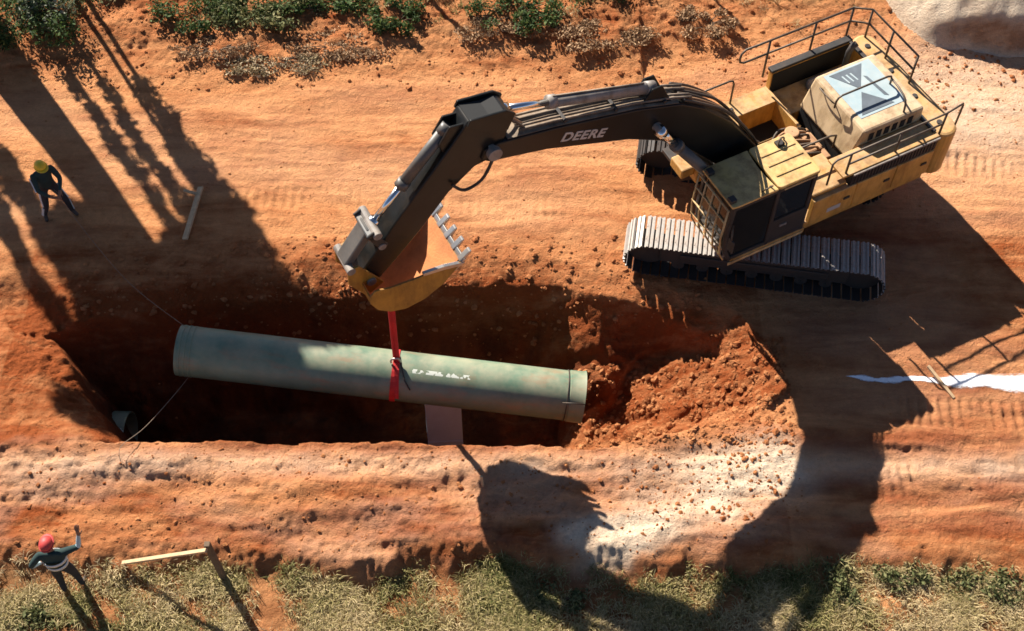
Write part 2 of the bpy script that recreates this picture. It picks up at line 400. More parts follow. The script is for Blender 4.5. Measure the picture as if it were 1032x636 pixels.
def height(x, y):
    """ground height and soil mix (red, white, organic)"""
    wob = fbm(x, y, 1.1, 4, 3) * .16
    # broad shape
    z = fbm(x, y, 5.0, 3, 1) * .07
    # bank along the far side
    foot = 6.3 + fbm(x, y * 0 + 3, 3.0, 3, 9) * .8 + np.where(x > 3, .5, 0)
    bank = sstep(0, 2.4, y - foot)
    z = z + bank * (.30 + .30 * fbm(x, y, 1.6, 4, 21)) + np.clip(y - 9.5, 0, 12) * .12
    bank = bank * (1 - sstep(8.0, 9.4, x))
    # near strip of spoil, with a small scarp down to the grass
    sc = -5.25 + fbm(x, y * .6, 1.2, 5, 5, .6) * .5
    strip = sstep(-.3, .2, y - sc) * (1 - sstep(-2.9, -2.3, y))
    strip_h = .20 + .05 * np.exp(-((y + 3.4) / .3) ** 2) + .16 * fbm(x * .22, y, .8, 4, 23) + .07 * fbm(x * .3, y, .3, 3, 24)
    z = z + strip * strip_h * (1 - .7 * sstep(4.5, 6.0, x)) - sstep(0, .5, sc - y) * .12
    # scraped dish
    dish = np.exp(-(((x - 4.0) / 1.5) ** 2 + ((y + 3.75) / .75) ** 2) ** 2)
    z = z - dish * .16
    z = z - .38 * np.exp(-((y - .35 - .1 * fbm(x, y, 2, 2, 163)) / .65) ** 2) * sstep(-8.6, -10.2, x)
    # trench
    ins = inside(x, y, POLY)
    df = dist_poly(x, y, FAR) * np.where(ins, 1, -1) + wob
    dn = dist_poly(x, y, NEAR) * np.where(ins, 1, -1) + wob * .9 + .14 * fbm(x, y * 0 + 5, 2.2, 3, 151)
    dl = dist_poly(x, y, LEFT) * np.where(ins, 1, -1) + wob
    lip = .62 + .18 * fbm(x, y, 2.0, 3, 31)
    slump = fbm(x, y, .9, 4, 41)
    wf = np.where(df < lip, df * .42, lip * .42 + (df - lip) * (2.3 + 1.1 * slump)); wf = np.clip(wf, 0, 9) * (1 - .55 * np.exp(-((x - 1.7) / 1.1) ** 2)) * (1 - .25 * np.exp(-((x + 1.2) / .9) ** 2))
    wn = np.clip(dn, 0, 9) * 4.5; dl = dl + .25 * fbm(x, y, 1.4, 3, 161); wl = np.where(dl < .6, np.clip(dl, 0, 9) * .6, .36 + (dl - .6) * 4.5)
    rampf = -FLOOR - (-FLOOR + .12) * np.clip((x - .85) / 4.3, 0, 1) ** .70 + (y + 1.6) * .06 * (x > 1)
    rampf = np.clip(rampf + fbm(x, y, .8, 5, 44, .65) * .22, -.3, 9)
    dep = np.minimum(np.minimum(wf, wn), np.minimum(wl, -FLOOR + fbm(x, y, 1.0, 3, 6) * .1))
    onramp = ins & (rampf < dep + .25) & (x > 1.0)
    dep = np.where((x > 1.0) & ins, np.minimum(dep, np.maximum(rampf, -.12)), dep)
    dep = np.where(ins | (df > 0) & (dn > -9) & (y > 0) & (x < 4.6) & (x > -9.4), dep, 0)
    dep = np.where(ins, dep, np.where((y > 0) & (x > -9.3) & (x < 4.8), np.clip(wf, 0, .3), 0))
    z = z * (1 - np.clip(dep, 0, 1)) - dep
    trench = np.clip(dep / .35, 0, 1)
    # rough surfaces: clods
    road = sstep(1.5, 2.3, y) * (1 - sstep(-.3, .5, y - foot)) * (1 - sstep(0, 1, trench))
    road = np.maximum(road, sstep(4.6, 6.0, x) * sstep(-5.0, -4.4, y) * (1 - sstep(5.5, 6.5, y)))
    lf0 = sstep(-8.0, -8.8, x) * sstep(1.2, .4, y) * sstep(-3.4, -2.8, y)
    rough = .22 * (1 - road) + .35 * lf0 + .5 * bank + strip * (1 - dish) * np.clip(.20 + .6 * fbm(x * .5, y, .9, 3, 121), .03, .55) + .65 * trench + .32 * onramp + .05
    big = fbm(x, y, .55, 4, 51); fine = fbm(x, y, .2, 3, 61, .6)
    fib = fbm(x, y, .34, 4, 63, .75); pit = np.clip(fbm(x, y, .22, 3, 67, .7) - .15, 0, 1)
    z = z + rough * (np.abs(big) * .10 - .03 + fine * .045 + fib * .09 - pit * .12) + (1 - np.clip(rough, 0, 1)) * (fine * .010 + fib * .012)
    # ruts that run along the road, cleat prints across them
    rut = fbm(x * .12, y + fbm(x, y, 4, 2, 77) * .35, .42, 3, 71)
    lay = fbm(x * .15 + 3, y + .15 * fbm(x, y, 1.5, 2, 79), .22, 3, 73, .7)
    z = z + road * (rut * .05 + lay * .028) + (strip * .03 + bank * .05) * lay
    def cleats(cx0, cx1, cy, w, ang, pitch=.2, amp=.03):
        u = (x - (cx0 + cx1) / 2) * math.cos(ang) + (y - cy) * math.sin(ang); v = -(x - (cx0 + cx1) / 2) * math.sin(ang) + (y - cy) * math.cos(ang)
        mk = sstep(0, .4, (cx1 - cx0) / 2 - np.abs(u)) * sstep(0, .08, w / 2 - np.abs(v)) * np.clip(.25 + 2.2 * fbm(x, y, .8, 3, 83), 0, 1)
        return mk * (np.clip(np.sin(u * 2 * math.pi / pitch) * 1.3 + fbm(x, y, .15, 2, 85) * .8, -1, 1) * amp * .8 - .012)
    z = z + cleats(8.6, 13, 3.75, .75, R(-12)) + cleats(7.2, 13, -2.35, .7, R(-3)) + cleats(6.4, 13, -3.55, .7, R(4)) + cleats(-2.5, 2.8, 5.6, .6, R(2), .21, .02) + cleats(-7, 3, 2.9, .7, R(-2), .2, .012)
    # soil mix and painted trench shade
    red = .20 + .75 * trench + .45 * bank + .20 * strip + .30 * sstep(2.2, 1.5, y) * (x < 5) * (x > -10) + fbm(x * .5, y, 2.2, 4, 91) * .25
    red = red + .30 * sstep(4.6, 6.2, x) * (y < 2.5) * (y > -5.4) - .22 * np.exp(-((y + 3.35) / .22) ** 2) * strip - .15 * dish
    red = red + .18 * road * np.clip(rut * 2, -1, 1)
    red = red + strip * (.65 * fbm(x * .22, y, .55, 4, 123, .6) - .04) * sstep(-3.2, -3.6, y)
    lf = sstep(-8.0, -8.8, x) * sstep(1.2, .4, y) * sstep(-3.4, -2.8, y); red = red + .45 * lf
    red = np.where(onramp, .82, red)
    wht = .62 * np.exp(-(((x - 10.2) / 2.6) ** 2 + ((y - 5.9) / 1.9) ** 2) ** 1.5) + .85 * dish * np.clip(.5 + fbm(x, y, .8, 3, 95), 0, 1)
    wht = wht + .9 * np.exp(-(((x - 1.75 - .25 * fbm(x, y, .6, 3, 97)) / .8) ** 2 + ((y + 4.95 + .25 * fbm(x, y, .5, 3, 98)) / .36) ** 2) ** 2)
    sg_ = dist_poly(x, y, [(1.3, -4.95), (2.6, -4.55), (3.9, -4.0), (4.9, -3.3)]) + .3 * fbm(x, y, .7, 4, 141, .6)
    wht = wht + .85 * np.exp(-(np.clip(sg_, 0, 9) / .46) ** 2)
    wht = wht + .16 * road * np.clip(fbm(x * .35, y, 1.3, 4, 99) + .2, 0, 1) + .34 * np.exp(-((y + 3.45) / .3) ** 2) * strip + .3 * strip * np.clip(fbm(x * .4, y, .8, 4, 131) * 1.6 - .1, 0, 1)
    og = np.clip(sstep(0, .35, sc - y) * (.62 + .5 * fbm(x, y, 1.0, 4, 101)), 0, 1) + bank * np.clip(fbm(x, y, 1.0, 4, 103) * 1.3 - .05, 0, .75) + .8 * sstep(8.6, 9.6, y)
    shade_mask = np.where(onramp, .12, np.clip((dep - .35) / 1.3, 0, 1) * np.clip(.8 + .9 * fbm(x, y, .5, 3, 133) , .3, 1)) + .25 * np.exp(-((y - sc) / .16) ** 2)  # trench and scarp shade painted into the soil colour
    return z, np.clip(red, 0, 1), np.clip(wht, 0, 1), np.clip(og, 0, 1), np.clip(shade_mask, 0, 1)


def axis(lo, hi, st, far):
    a = list(np.arange(lo, hi + 1e-6, st)); s = st; x = lo; left = []
    while x > -far: s *= 1.22; x -= s; left.append(x)
    s = st; x = a[-1]; right = []
    while x < far: s *= 1.22; x += s; right.append(x)
    return np.array(left[::-1] + a + right)


GX = axis(-14.0, 14.0, .037, 350); GY = axis(-7.6, 10.6, .037, 350)
XX, YY = np.meshgrid(GX, GY)
ZZ, RD, WH, OG, SHD = height(XX, YY)
XD = XX + 0; YD = YY + 0
tr_ = np.clip(-ZZ - .3, 0, 1)
YD = YD + tr_ * fbm(XX, ZZ * 1.5 + YY, .35, 3, 111) * .09; XD = XD + tr_ * fbm(XX, YY, .3, 3, 113) * .03
nx, ny = len(GX), len(GY)
gm = bpy.data.meshes.new('ground'); gm.vertices.add(nx * ny)
gm.vertices.foreach_set('co', np.stack([XD, YD, ZZ], -1).astype(np.float32).ravel())
idx = np.arange(nx * ny).reshape(ny, nx)
q = np.stack([idx[:-1, :-1], idx[:-1, 1:], idx[1:, 1:], idx[1:, :-1]], -1).reshape(-1, 4)
gm.loops.add(q.size); gm.loops.foreach_set('vertex_index', q.ravel().astype(np.int32))
gm.polygons.add(len(q)); gm.polygons.foreach_set('loop_start', np.arange(0, q.size, 4, dtype=np.int32))
gm.polygons.foreach_set('use_smooth', np.ones(len(q), bool))
gm.update(calc_edges=True)
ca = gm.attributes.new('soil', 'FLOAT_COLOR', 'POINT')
ca.data.foreach_set('color', np.stack([RD, WH, OG, SHD], -1).astype(np.float32).ravel())
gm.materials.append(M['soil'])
ground = bpy.data.objects.new('ground', gm); col.objects.link(ground); tag(ground, kind='structure')


def hz(x, y):
    i = int(np.clip(np.searchsorted(GX, x) - 1, 0, nx - 2)); j = int(np.clip(np.searchsorted(GY, y) - 1, 0, ny - 2))
    fx = (x - GX[i]) / (GX[i + 1] - GX[i]); fy = (y - GY[j]) / (GY[j + 1] - GY[j])
    return float((ZZ[j, i] * (1 - fx) + ZZ[j, i + 1] * fx) * (1 - fy) + (ZZ[j + 1, i] * (1 - fx) + ZZ[j + 1, i + 1] * fx) * fy)


def on_ground(px, py):
    """photo pixel -> the point of the ground it shows"""
    z = 0.0
    for _ in range(12): p = G(px, py, z); z = .5 * z + .5 * hz(p[0], p[1])
    return Vector((p[0], p[1], hz(p[0], p[1])))


# ------------------------------------------------------------------ pale sand heap at the far right
def sand_heap():
    n = 90; xs = np.linspace(8.6, 15.5, n); ys = np.linspace(6.2, 13.5, n); X, Y = np.meshgrid(xs, ys)
    d = np.hypot((X - 11.9) / 3.2, (Y - 9.9) / 3.2)
    h = 2.0 * np.clip(1 - d, 0, 1) ** .8
    cut = Y - (7.35 + .10 * (X - 10.3) + .22 * fbm(X, Y, 1.2, 3, 200)) - np.clip(10.45 - X, 0, 9) * 2.4 * -1
    h = h * sstep(-.05, .55, Y - (7.25 + .15 * np.sin(X * 2) + .1 * fbm(X, Y, .6, 3, 200)))
    h = h + (fbm(X, Y, .8, 4, 201) * .10 + fbm(X, Y, .25, 3, 203) * .04) * np.clip(h * 2, 0, 1)
    B = np.vectorize(hz)(X, Y); Z = B + h - .05
    v = np.stack([X, Y, Z], -1).reshape(-1, 3); id_ = np.arange(n * n).reshape(n, n)
    f = np.stack([id_[:-1, :-1], id_[:-1, 1:], id_[1:, 1:], id_[1:, :-1]], -1).reshape(-1, 4)
    me = bpy.data.meshes.new('sand_heap'); me.from_pydata(v.tolist(), [], f.tolist()); me.update()
    me.polygons.foreach_set('use_smooth', np.ones(len(f), bool))
    a = me.attributes.new('soil', 'FLOAT_COLOR', 'POINT')
    steep = np.clip(np.hypot(*np.gradient(Z)) / (xs[1] - xs[0]) / 1.6 - .35, 0, 1)  # shade of the steep front is painted into the sand colour
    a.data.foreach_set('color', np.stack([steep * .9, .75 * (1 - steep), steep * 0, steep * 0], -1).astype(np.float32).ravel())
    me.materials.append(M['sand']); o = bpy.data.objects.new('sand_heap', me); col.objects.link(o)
    tag(o, 'pale sand heap with a steep dark front behind the excavator', 'sand heap')


sand_heap()


# ------------------------------------------------------------------ lime line on the soil
def lime_line():
    mb = MB(); n = 90; rows = []
    a = G(852, 381); b = G(1075, 387)
    for i in range(n + 1):
        t = i / n; c = a + (b - a) * t
        w = .07 + .15 * sstep(.3, .75, t) + .06 * (vnoise(np.array([t * 22.]), np.array([3.]), 5)[0] - .4)
        if t < .06: w *= t / .06
        rows.append((c, w))
    vs = []; fs = []
    for c, w in rows:
        for k in range(5):
            yy = c[1] + (k / 2 - 1) * w + .03 * math.sin(c[0] * 5); vs.append((c[0], yy, hz(c[0], yy) + .012))
    for i in range(n):
        for k in range(4): fs.append((i * 5 + k, (i + 1) * 5 + k, (i + 1) * 5 + k + 1, i * 5 + k + 1))
    mb.add(vs, fs); mb.a = [abs(k / 2 - 1) for _ in rows for k in range(5)]
    m = M['lime']; t_, N, L, P = nodes(m); at = N.new('ShaderNodeAttribute'); at.attribute_name = 'rnd'
    nz = N.new('ShaderNodeTexNoise'); nz.inputs['Scale'].default_value = 14; nz.inputs['Detail'].default_value = 8; nz.inputs['Roughness'].default_value = .7
    ad = N.new('ShaderNodeMath'); ad.operation = 'SUBTRACT'; L.new(nz.outputs['Fac'], ad.inputs[0]); ad.inputs[1].default_value = .02
    sb = N.new('ShaderNodeMath'); sb.operation = 'MULTIPLY_ADD'; L.new(at.outputs['Fac'], sb.inputs[0]); sb.inputs[1].default_value = -.75; L.new(ad.outputs[0], sb.inputs[2])
    mr = N.new('ShaderNodeMapRange'); L.new(sb.outputs[0], mr.inputs[0]); mr.inputs[1].default_value = -.22; mr.inputs[2].default_value = .12
    L.new(mr.outputs[0], P.inputs['Alpha'])
    o = mb.build('lime_line', m, smooth=True)
    tag(o, 'white lime powder line drawn on the red soil beside the excavator shadow', 'marking')


lime_line()

# ------------------------------------------------------------------ excavator
EXC = Vector((5.14, 2.65, 0)); EXR = R(207.5)
ex = empty('excavator', EXC, EXR)
tag(ex, 'dusty yellow tracked excavator with black boom lifting the pipe over the trench', 'excavator')


def eb(mb, name, mat, parent=ex, bevel=.015, smooth=False): return mb.build(name, M[mat], parent, bevel, smooth)


# --- tracks
def tracks():
    rel = R(171) - EXR; half, zc, rad, wid = 2.15, .50, .43, .80
    shoe = MB().box(-.093, .093, -wid / 2, wid / 2, 0, .028)
    shoe = MB().box(-.082, .082, -wid / 2, wid / 2, 0, .022)
    for sx in (-.058, .03): shoe.box(sx - .02, sx + .02, -wid / 2, wid / 2, .02, .05)
    for sy in (-.16, .16): shoe.box(.055, .075, sy - .035, sy + .035, .021, .03)
    proto = None; shade_shoe = None
    per = 4 * half + 2 * math.pi * rad; n = 58
    for side in (1, -1):
        c = Vector((.12, .20, -.05)) + Vector((-math.sin(rel), math.cos(rel), 0)) * ((1.18 if side == 1 else -1.38) + .16)
        fr = MB(); fr.box(-1.9, 1.9, -.2, .2, .28, .72); fr.box(-1.5, 1.5, -.24, .24, .42, .6)
        tr = fr.build('track', M['trackdark'], ex, .03, loc=c, rot=(0, 0, rel))
        for sx, nm in ((half, 'idler_wheel'), (-half, 'drive_sprocket')):
            w_ = MB(); w_.lathe_x([(-.13, .02), (-.13, .40), (.13, .40), (.13, .02)], n=24); o = w_.build(nm, M['trackdark'], tr, .01, loc=(sx, 0, zc), rot=(0, 0, R(90)))
            hb = MB(); 
        for k in range(7):
            w_ = MB(); w_.lathe_x([(-.2, .01), (-.2, .13), (.2, .13), (.2, .01)], n=14)
            w_.build('track_roller', M['trackdark'], tr, .01, loc=(-1.5 + k * .5, 0, .22), rot=(0, 0, R(90)))
        for i in range(n):
            s = i / n * per
            if s < 2 * half: p = (half - s, zc + rad); a = math.pi
            elif s < 2 * half + math.pi * rad:
                t = (s - 2 * half) / rad; p = (-half - rad * math.sin(t), zc + rad * math.cos(t)); a = math.pi - t
            elif s < 4 * half + math.pi * rad:
                p = (-half + (s - 2 * half - math.pi * rad), zc - rad); a = 0
            else:
                t = (s - 4 * half - math.pi * rad) / rad; p = (half + rad * math.sin(t), zc - rad * math.cos(t)); a = -t
            # outward normal decides the tilt of the shoe
            if proto is None:
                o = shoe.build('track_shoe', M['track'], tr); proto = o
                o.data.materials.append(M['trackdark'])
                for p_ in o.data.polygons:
                    if abs(p_.normal.y) > .9 or p_.normal.z < -.5: p_.material_index = 1  # grease and painted-in shade on shoe ends and inner faces
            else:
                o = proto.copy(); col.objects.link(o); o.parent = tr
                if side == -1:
                    if shade_shoe is None: shade_shoe = proto.data.copy(); shade_shoe.materials[0] = M['trackdark']  # far shoes: darker copy with shade put into the colour
                    o.data = shade_shoe
            sag = -.02 * math.sin(math.pi * s / (2 * half)) if s < 2 * half else 0
            o.location = (p[0], 0, p[1] + sag)
            # rotation so that local +Z is outward
            if s < 2 * half: th = 0
            elif s < 2 * half + math.pi * rad: th = -(s - 2 * half) / rad
            elif s < 4 * half + math.pi * rad: th = math.pi
            else: th = math.pi - (s - 4 * half - math.pi * rad) / rad
            o.rotation_euler = (0, th + random.uniform(-.02, .02), 0)
    cb = MB(); cb.box(-.9, .9, -1.1, 1.1, .45, .8); cb.prism_xy([(.75 * math.cos(k * math.pi / 12), .75 * math.sin(k * math.pi / 12)) for k in range(24)], .8, 1.14)
    cb.build('car_body', M['trackdark'], ex, .02, loc=(.2, .2, 0), rot=(0, 0, rel))


tracks()

# --- house: deck, side panels, counterweight
d = MB(); d.box(-2.9, .05, -1.5, 1.5, 1.14, 1.34); d.box(.052, 1.75, .52, 1.56, 1.14, 1.28); d.box(.052, 1.3, -1.5, -.5, 1.14, 1.34); d.box(.052, 1.15, -.46, .46, 1.14, 1.30); eb(d, 'deck', 'yellow')
# centre yoke that holds the boom foot
y = MB()
for sy in (-.42, .34): y.prism_xz([(-.3, 1.30), (1.2, 1.30), (1.05, 1.75), (.75, 2.25), (.35, 2.25), (-.2, 1.7)], sy, sy + .08)
eb(y, 'boom_yoke', 'dark')
cw = MB(); rr = round_rect(-3.50, -2.95, -1.56, 1.56, .26); cw.prism_xy(rr, 1.16, 2.36); o = eb(cw, 'counterweight', 'yellow', bevel=.06)
s_ = MB(); s_.box(-3.515, -3.50, -1.1, 1.1, 1.5, 1.62); eb(s_, 'recess_strip', 'dark', o, .004)
# near (left) side: lower yellow doors with a black louvre band above
for i, (x0, x1) in enumerate(((-2.92, -2.02), (-2.0, -1.05), (-1.03, -.02))):
    p = MB().box(x0, x1, 1.44, 1.56, 1.345, 2.03); o = eb(p, 'side_door', 'yellow', bevel=.02)
    h = MB().box(x0 + .12, x0 + .26, 1.562, 1.585, 1.7, 1.76); eb(h, 'latch', 'dark', o, .005)
    if i == 2:
        st = MB().box(x0 + .3, x0 + .62, 1.562, 1.568, 1.5, 1.62); eb(st, 'decal', 'white', o, 0)
g = MB().box(-2.94, -.85, 1.40, 1.535, 2.035, 2.36); gr = eb(g, 'louvre_band', 'void', bevel=.01)
for k in range(25): eb(MB().box(-2.90 + k * .08, -2.865 + k * .08, 1.5355, 1.548, 2.06, 2.33), 'louvre_slat', 'dark', gr, 0)
p = MB().box(-2.94, -.85, 1.54, 1.58, 2.36, 2.40); eb(p, 'edge_trim', 'cyl', bevel=.008)
# top of the near side and engine hood
t = MB().box(-2.94, -.62, 1.02, 1.53, 2.362, 2.42); eb(t, 'walkway_plate', 'yellow', bevel=.012)
t = MB().box(-.83, -.02, .62, 1.46, 2.032, 2.12); eb(t, 'air_filter_cover', 'yellow', bevel=.03)
hd = MB(); hd.prism_xz([(-1.18, 2.05), (-1.42, 2.78), (-2.86, 2.78), (-2.90, 2.05)], -.68, 1.0); hood = eb(hd, 'engine_hood', 'beige', bevel=.05)
# sticker on the hood
lb = MB().box(-2.66, -1.55, -.60, .68, 2.782, 2.787); lab = eb(lb, 'hood_sticker', 'label', hood, 0)
for (a, b, c) in (((-1.66, -.55), (-2.45, -.55), (-2.02, .02)), ((-1.62, .62), (-2.4, .62), (-1.98, .10))):
    eb(MB().prism_xy([a, b, c], 2.788, 2.793), 'sticker_triangle', 'tri', lab, 0)
eb(MB().prism_xy([(-2.28, -.25), (-2.34, -.2), (-2.42, .42), (-2.34, .36)], 2.788, 2.793), 'sticker_stroke', 'tri', lab, 0)
for k in range(3): eb(MB().prism_xy([(-1.86 - k * .1, -.42), (-1.90 - k * .1, -.42), (-1.93 - k * .1, -.2), (-1.9 - k * .1, -.2)], 2.794, 2.797), 'sticker_line', 'label', lab, 0)
for k in range(6): eb(MB().box(-2.62 + k * .19, -2.50 + k * .19, 1.001, 1.012, 2.46, 2.66), 'hood_vent', 'void', hood, .004)
for xx in (-1.75, -2.55): eb(MB().box(xx - .06, xx + .06, 1.001, 1.03, 2.30, 2.36), 'hood_latch', 'dark', hood, .006)
eb(MB().tube(smooth_path([(-1.40, -.35, 2.70), (-1.30, -.35, 2.80), (-1.30, .05, 2.80), (-1.40, .05, 2.70)], 5), .016, 6), 'hood_handle', 'rail', hood, 0, True)
for yy in (-1.2, -.4, .4, 1.2): eb(MB().prism_xy([(-3.2 + .06 * math.cos(k * math.pi / 6), yy + .06 * math.sin(k * math.pi / 6)) for k in range(12)], 2.362, 2.385), 'counterweight_bolt', 'dark', bpy.data.objects['counterweight'], .005)
# far wall of the engine bay
fw_ = MB().box(-2.94, -.98, -1.56, -1.44, 1.345, 2.40); o = eb(fw_, 'bay_wall', 'yellow', bevel=.015)
eb(MB().box(-2.97, -.95, -1.58, -1.42, 2.402, 2.47), 'bay_lip', 'dark', o, .01)
eb(MB().box(-2.95, -2.86, -1.41, 1.40, 2.402, 2.46), 'bay_lip', 'dark', o, .01)
eb(MB().box(-2.9, -1.0, -1.435, -1.425, 1.5, 2.36), 'bay_wall_shade', 'void', o, 0)  # shade of the inner wall painted as a black sheet
# radiator pack / walls that carry the hood
eb(MB().box(-2.85, -1.22, -.66, .98, 1.345, 2.045), 'engine_block', 'void', bevel=.02)
eb(MB().box(-2.8, -1.02, -1.40, -.70, 1.345, 1.86), 'bay_floor_plate', 'yellow', bevel=.02)
bulk = MB().box(-2.6, -1.7, -1.2, -.85, 1.862, 2.12); eb(bulk, 'muffler', 'cyl', bevel=.08)
ps = MB().tube([(-2.55, -1.05, 2.1), (-2.55, -1.05, 2.62), (-2.60, -1.05, 2.74), (-2.70, -1.05, 2.80)], .065, 12); eb(ps, 'exhaust_pipe', 'dark', bevel=0, smooth=True)
# valve bay in front of the hood with hydraulic parts
eb(MB().box(-1.16, -.04, -.28, .58, 1.345, 1.80), 'valve_bay_floor', 'tan', bevel=.02)
eb(MB().box(-.95, -.45, .0, .5, 1.80, 2.08), 'control_valve', 'tan', bevel=.04)
m_ = MB(); m_.lathe_x([(0, .01), (0, .15), (.42, .15), (.42, .01)], n=18); m_.build('swing_motor', M['tan'], ex, .02, loc=(-.55, -.05, 1.8), rot=(0, R(-90), 0))
for k in range(7):
    yy = -.2 + k * .12
    pth = smooth_path([(-1.05 + .03 * k, yy, 1.86), (-.8, yy + .06, 2.08 + .03 * (k % 3)), (-.4, yy - .05, 2.12 + .04 * (k % 2)), (-.08, yy * .5, 2.0), (.2, yy * .35, 2.12)], 6)
    eb(MB().tube(pth, .026, 8), 'hydraulic_hose', 'tan' if k % 2 else 'hose', bevel=0, smooth=True)
# far (right) side: tank with the square hole, toolbox, steps
tk = MB(); z0, z1 = 1.345, 1.92
tk.box(-.93, 1.3, -1.55, -1.10, z0, z1); tk.box(.05, 1.3, -1.098, -.50, z0, z1); tk.box(-1.0, .048, -.30, -.288, z0, z1); tk.box(-1.0, -.932, -1.55, -.302, z0, z1)
tank = eb(tk, 'fuel_tank', 'yellow', bevel=.03)
eb(MB().box(-.93, .048, -1.098, -.302, 1.345, 1.36), 'hole_floor', 'void', tank, 0)
eb(MB().box(.0, .34, -1.34, -1.26, 1.922, 1.97), 'tank_handle', 'dark', tank, .01)
eb(MB().box(.55, .95, -1.0, -.65, 1.922, 1.945), 'non_slip_plate', 'dark', tank, .005)
eb(MB().box(1.302, 1.62, -1.02, -.58, 1.345, 1.60), 'toolbox', 'yellow', tank, .03)
eb(MB().box(1.302, 1.5, -1.5, -1.06, 1.20, 1.30), 'step', 'dark', tank, .01)


# --- handrails
def rail(pts, r=.022, name='handrail', mat='rail', sm=False):
    eb(MB().tube(smooth_path(pts, 5) if sm else pts, r, 8), name, mat, bevel=0, smooth=True)


def hoop(p0, p1, z0, z1, cr=.12):
    a = Vector(p0); b = Vector(p1); d_ = (b - a).normalized() * cr
    pts = [(*p0, z0), (*p0, z1 - cr)]
    A = Vector((*p0, z1)); B = Vector((*p1, z1))
    D = Vector((d_.x, d_.y, 0)); pts = [Vector((*p0, z0)), Vector((*p0, z1 - cr)), A - Vector((0, 0, cr * .3)) + D * .3, A + D, B - D, B - Vector((0, 0, cr * .3)) - D * .3, Vector((*p1, z1 - cr)), Vector((*p1, z0))]
    rail(pts)


# far side
for xx in (-.88, -2.0, -2.92): rail([(xx, -1.60, 2.2), (xx, -1.60, 3.22)], .024)
rail([(-.88, -1.60, 2.86), (-.30, -1.60, 2.86), (-.20, -1.60, 2.92), (-.18, -1.60, 3.02), (-.20, -1.60, 3.14), (-.30, -1.60, 3.22), (-.88, -1.60, 3.22), (-2.92, -1.60, 3.22)], .024)
rail([(-.88, -1.60, 2.86), (-2.92, -1.60, 2.86)])
# rear, on the counterweight
for yy in (-1.45, -.75, .05): rail([(-3.32, yy, 2.34), (-3.32, yy, 3.12)], .024)
rail([(-2.92, -1.60, 3.22), (-3.32, -1.45, 3.12), (-3.32, .05, 3.12)]); rail([(-2.92, -1.60, 2.86), (-3.32, -1.45, 2.74), (-3.32, .05, 2.74)])
# near side
for xx in (-.72, -1.9, -2.98): rail([(xx, 1.46, 2.40), (xx, 1.46, 2.98)], .024)
rail([(-.30, 1.46, 2.3), (-.30, 1.46, 2.9), (-.38, 1.46, 2.98), (-2.98, 1.46, 2.98), (-3.42, 1.40, 2.98), (-3.46, 1.38, 2.9), (-3.46, 1.38, 2.34)])
rail([(-.72, 1.46, 2.68), (-2.98, 1.46, 2.68)])
# hoop over the hood, toolbox loop
hoop((-1.28, .18), (-2.62, .18), 2.76, 3.05); rail([(-2.62, .18, 2.93), (-2.52, .5, 3.03), (-2.45, .82, 3.0), (-2.40, .92, 2.77)], sm=True)
hoop((.75, -1.48), (-.05, -1.48), 1.92, 2.62); rail([(-1.1, .60, 2.1), (-1.1, .60, 2.46), (-.95, .60, 2.52), (-.1, .60, 2.52), (-.05, .60, 2.4), (-.05, .60, 2.0)])

# --- cab
cx0, cx1, cy0, cy1 = .10, 2.06, .52, 1.56
cab_poly = [(cx0, 1.285), (cx1 - .22, 1.285), (cx1 - .06, 1.62), (cx1, 2.15), (cx1 - .06, 2.98), (cx0, 2.98)]
cabm = MB(); cabm.prism_xz([(cx0 + .03, 1.285), (cx1 - .25, 1.285), (cx1 - .09, 1.64), (cx1 - .03, 2.15), (cx1 - .09, 2.95), (cx0 + .03, 2.95)], cy0 + .03, cy1 - .03); cab = eb(cabm, 'cab', 'glass', bevel=.03)
# pillars and rails of the cab frame
for sy in (cy0 + .04, cy1 - .04):
    for a, b in (((cx0 + .05, 1.285), (cx0 + .05, 2.97)), ((.98, 1.285), (.98, 2.97)), ((cx1 - .24, 1.285), (cx1 - .09, 1.62)), ((cx1 - .09, 1.62), (cx1 - .04, 2.15)), ((cx1 - .04, 2.15), (cx1 - .10, 2.97)), ((cx0 + .05, 1.35), (cx1 - .22, 1.35)), ((cx0 + .05, 2.92), (cx1 - .1, 2.92)), ((cx0 + .05, 1.95), (.98, 1.95))):
        eb(MB().bar((a[0], sy, a[1]), (b[0], sy, b[1]), .08, .08), 'cab_pillar', 'dark', cab, .012)
eb(MB().box(cx0 + .06, .95, cy1 - .028, cy1 - .005, 1.39, 1.92), 'door_panel', 'dark', cab, .01)
eb(MB().box(.60, .76, cy1 - .004, cy1 + .022, 1.74, 1.80), 'door_handle', 'cyl', cab, .005)
eb(MB().box(cx0, cx1 - .2, cy1 - .002, cy1 + .02, 1.16, 1.24), 'sill_trim', 'guard', cab, .006)
rf = MB(); rf.prism_xy(round_rect(cx0 - .03, 1.02, cy0 - .02, cy1 + .02, .07), 2.985, 3.06); roof = eb(rf, 'cab_roof', 'roof', cab, .02)
bnd = [(1.03 + .05 * math.sin(math.pi * k / 8), cy0 - .02 + (cy1 - cy0 + .04) * k / 8) for k in range(9)]
ht = MB(); ht.prism_xy([(cx1 - .02, cy1 + .0), (1.9, cy1 + .02)][::1] + bnd[::-1] + [(1.9, cy0 - .02), (cx1 - .02, cy0 + .0)], 2.985, 3.04); eb(ht, 'roof_hatch', 'roof', cab, .015)
eb(MB().tube(smooth_path([(1.15, cy1 - .12, 3.04), (1.14, cy1 - .05, 3.12), (1.3, cy1 - .03, 3.14), (1.34, cy1 - .08, 3.04)], 5), .014, 6), 'hatch_handle', 'rail', cab, 0, True)
eb(MB().tube(smooth_path([(.28, .62, 3.06), (.3, .62, 3.14), (.42, .66, 3.2), (.5, .72, 3.1)], 5), .018, 6), 'antenna_bracket', 'rail', cab, 0, True)
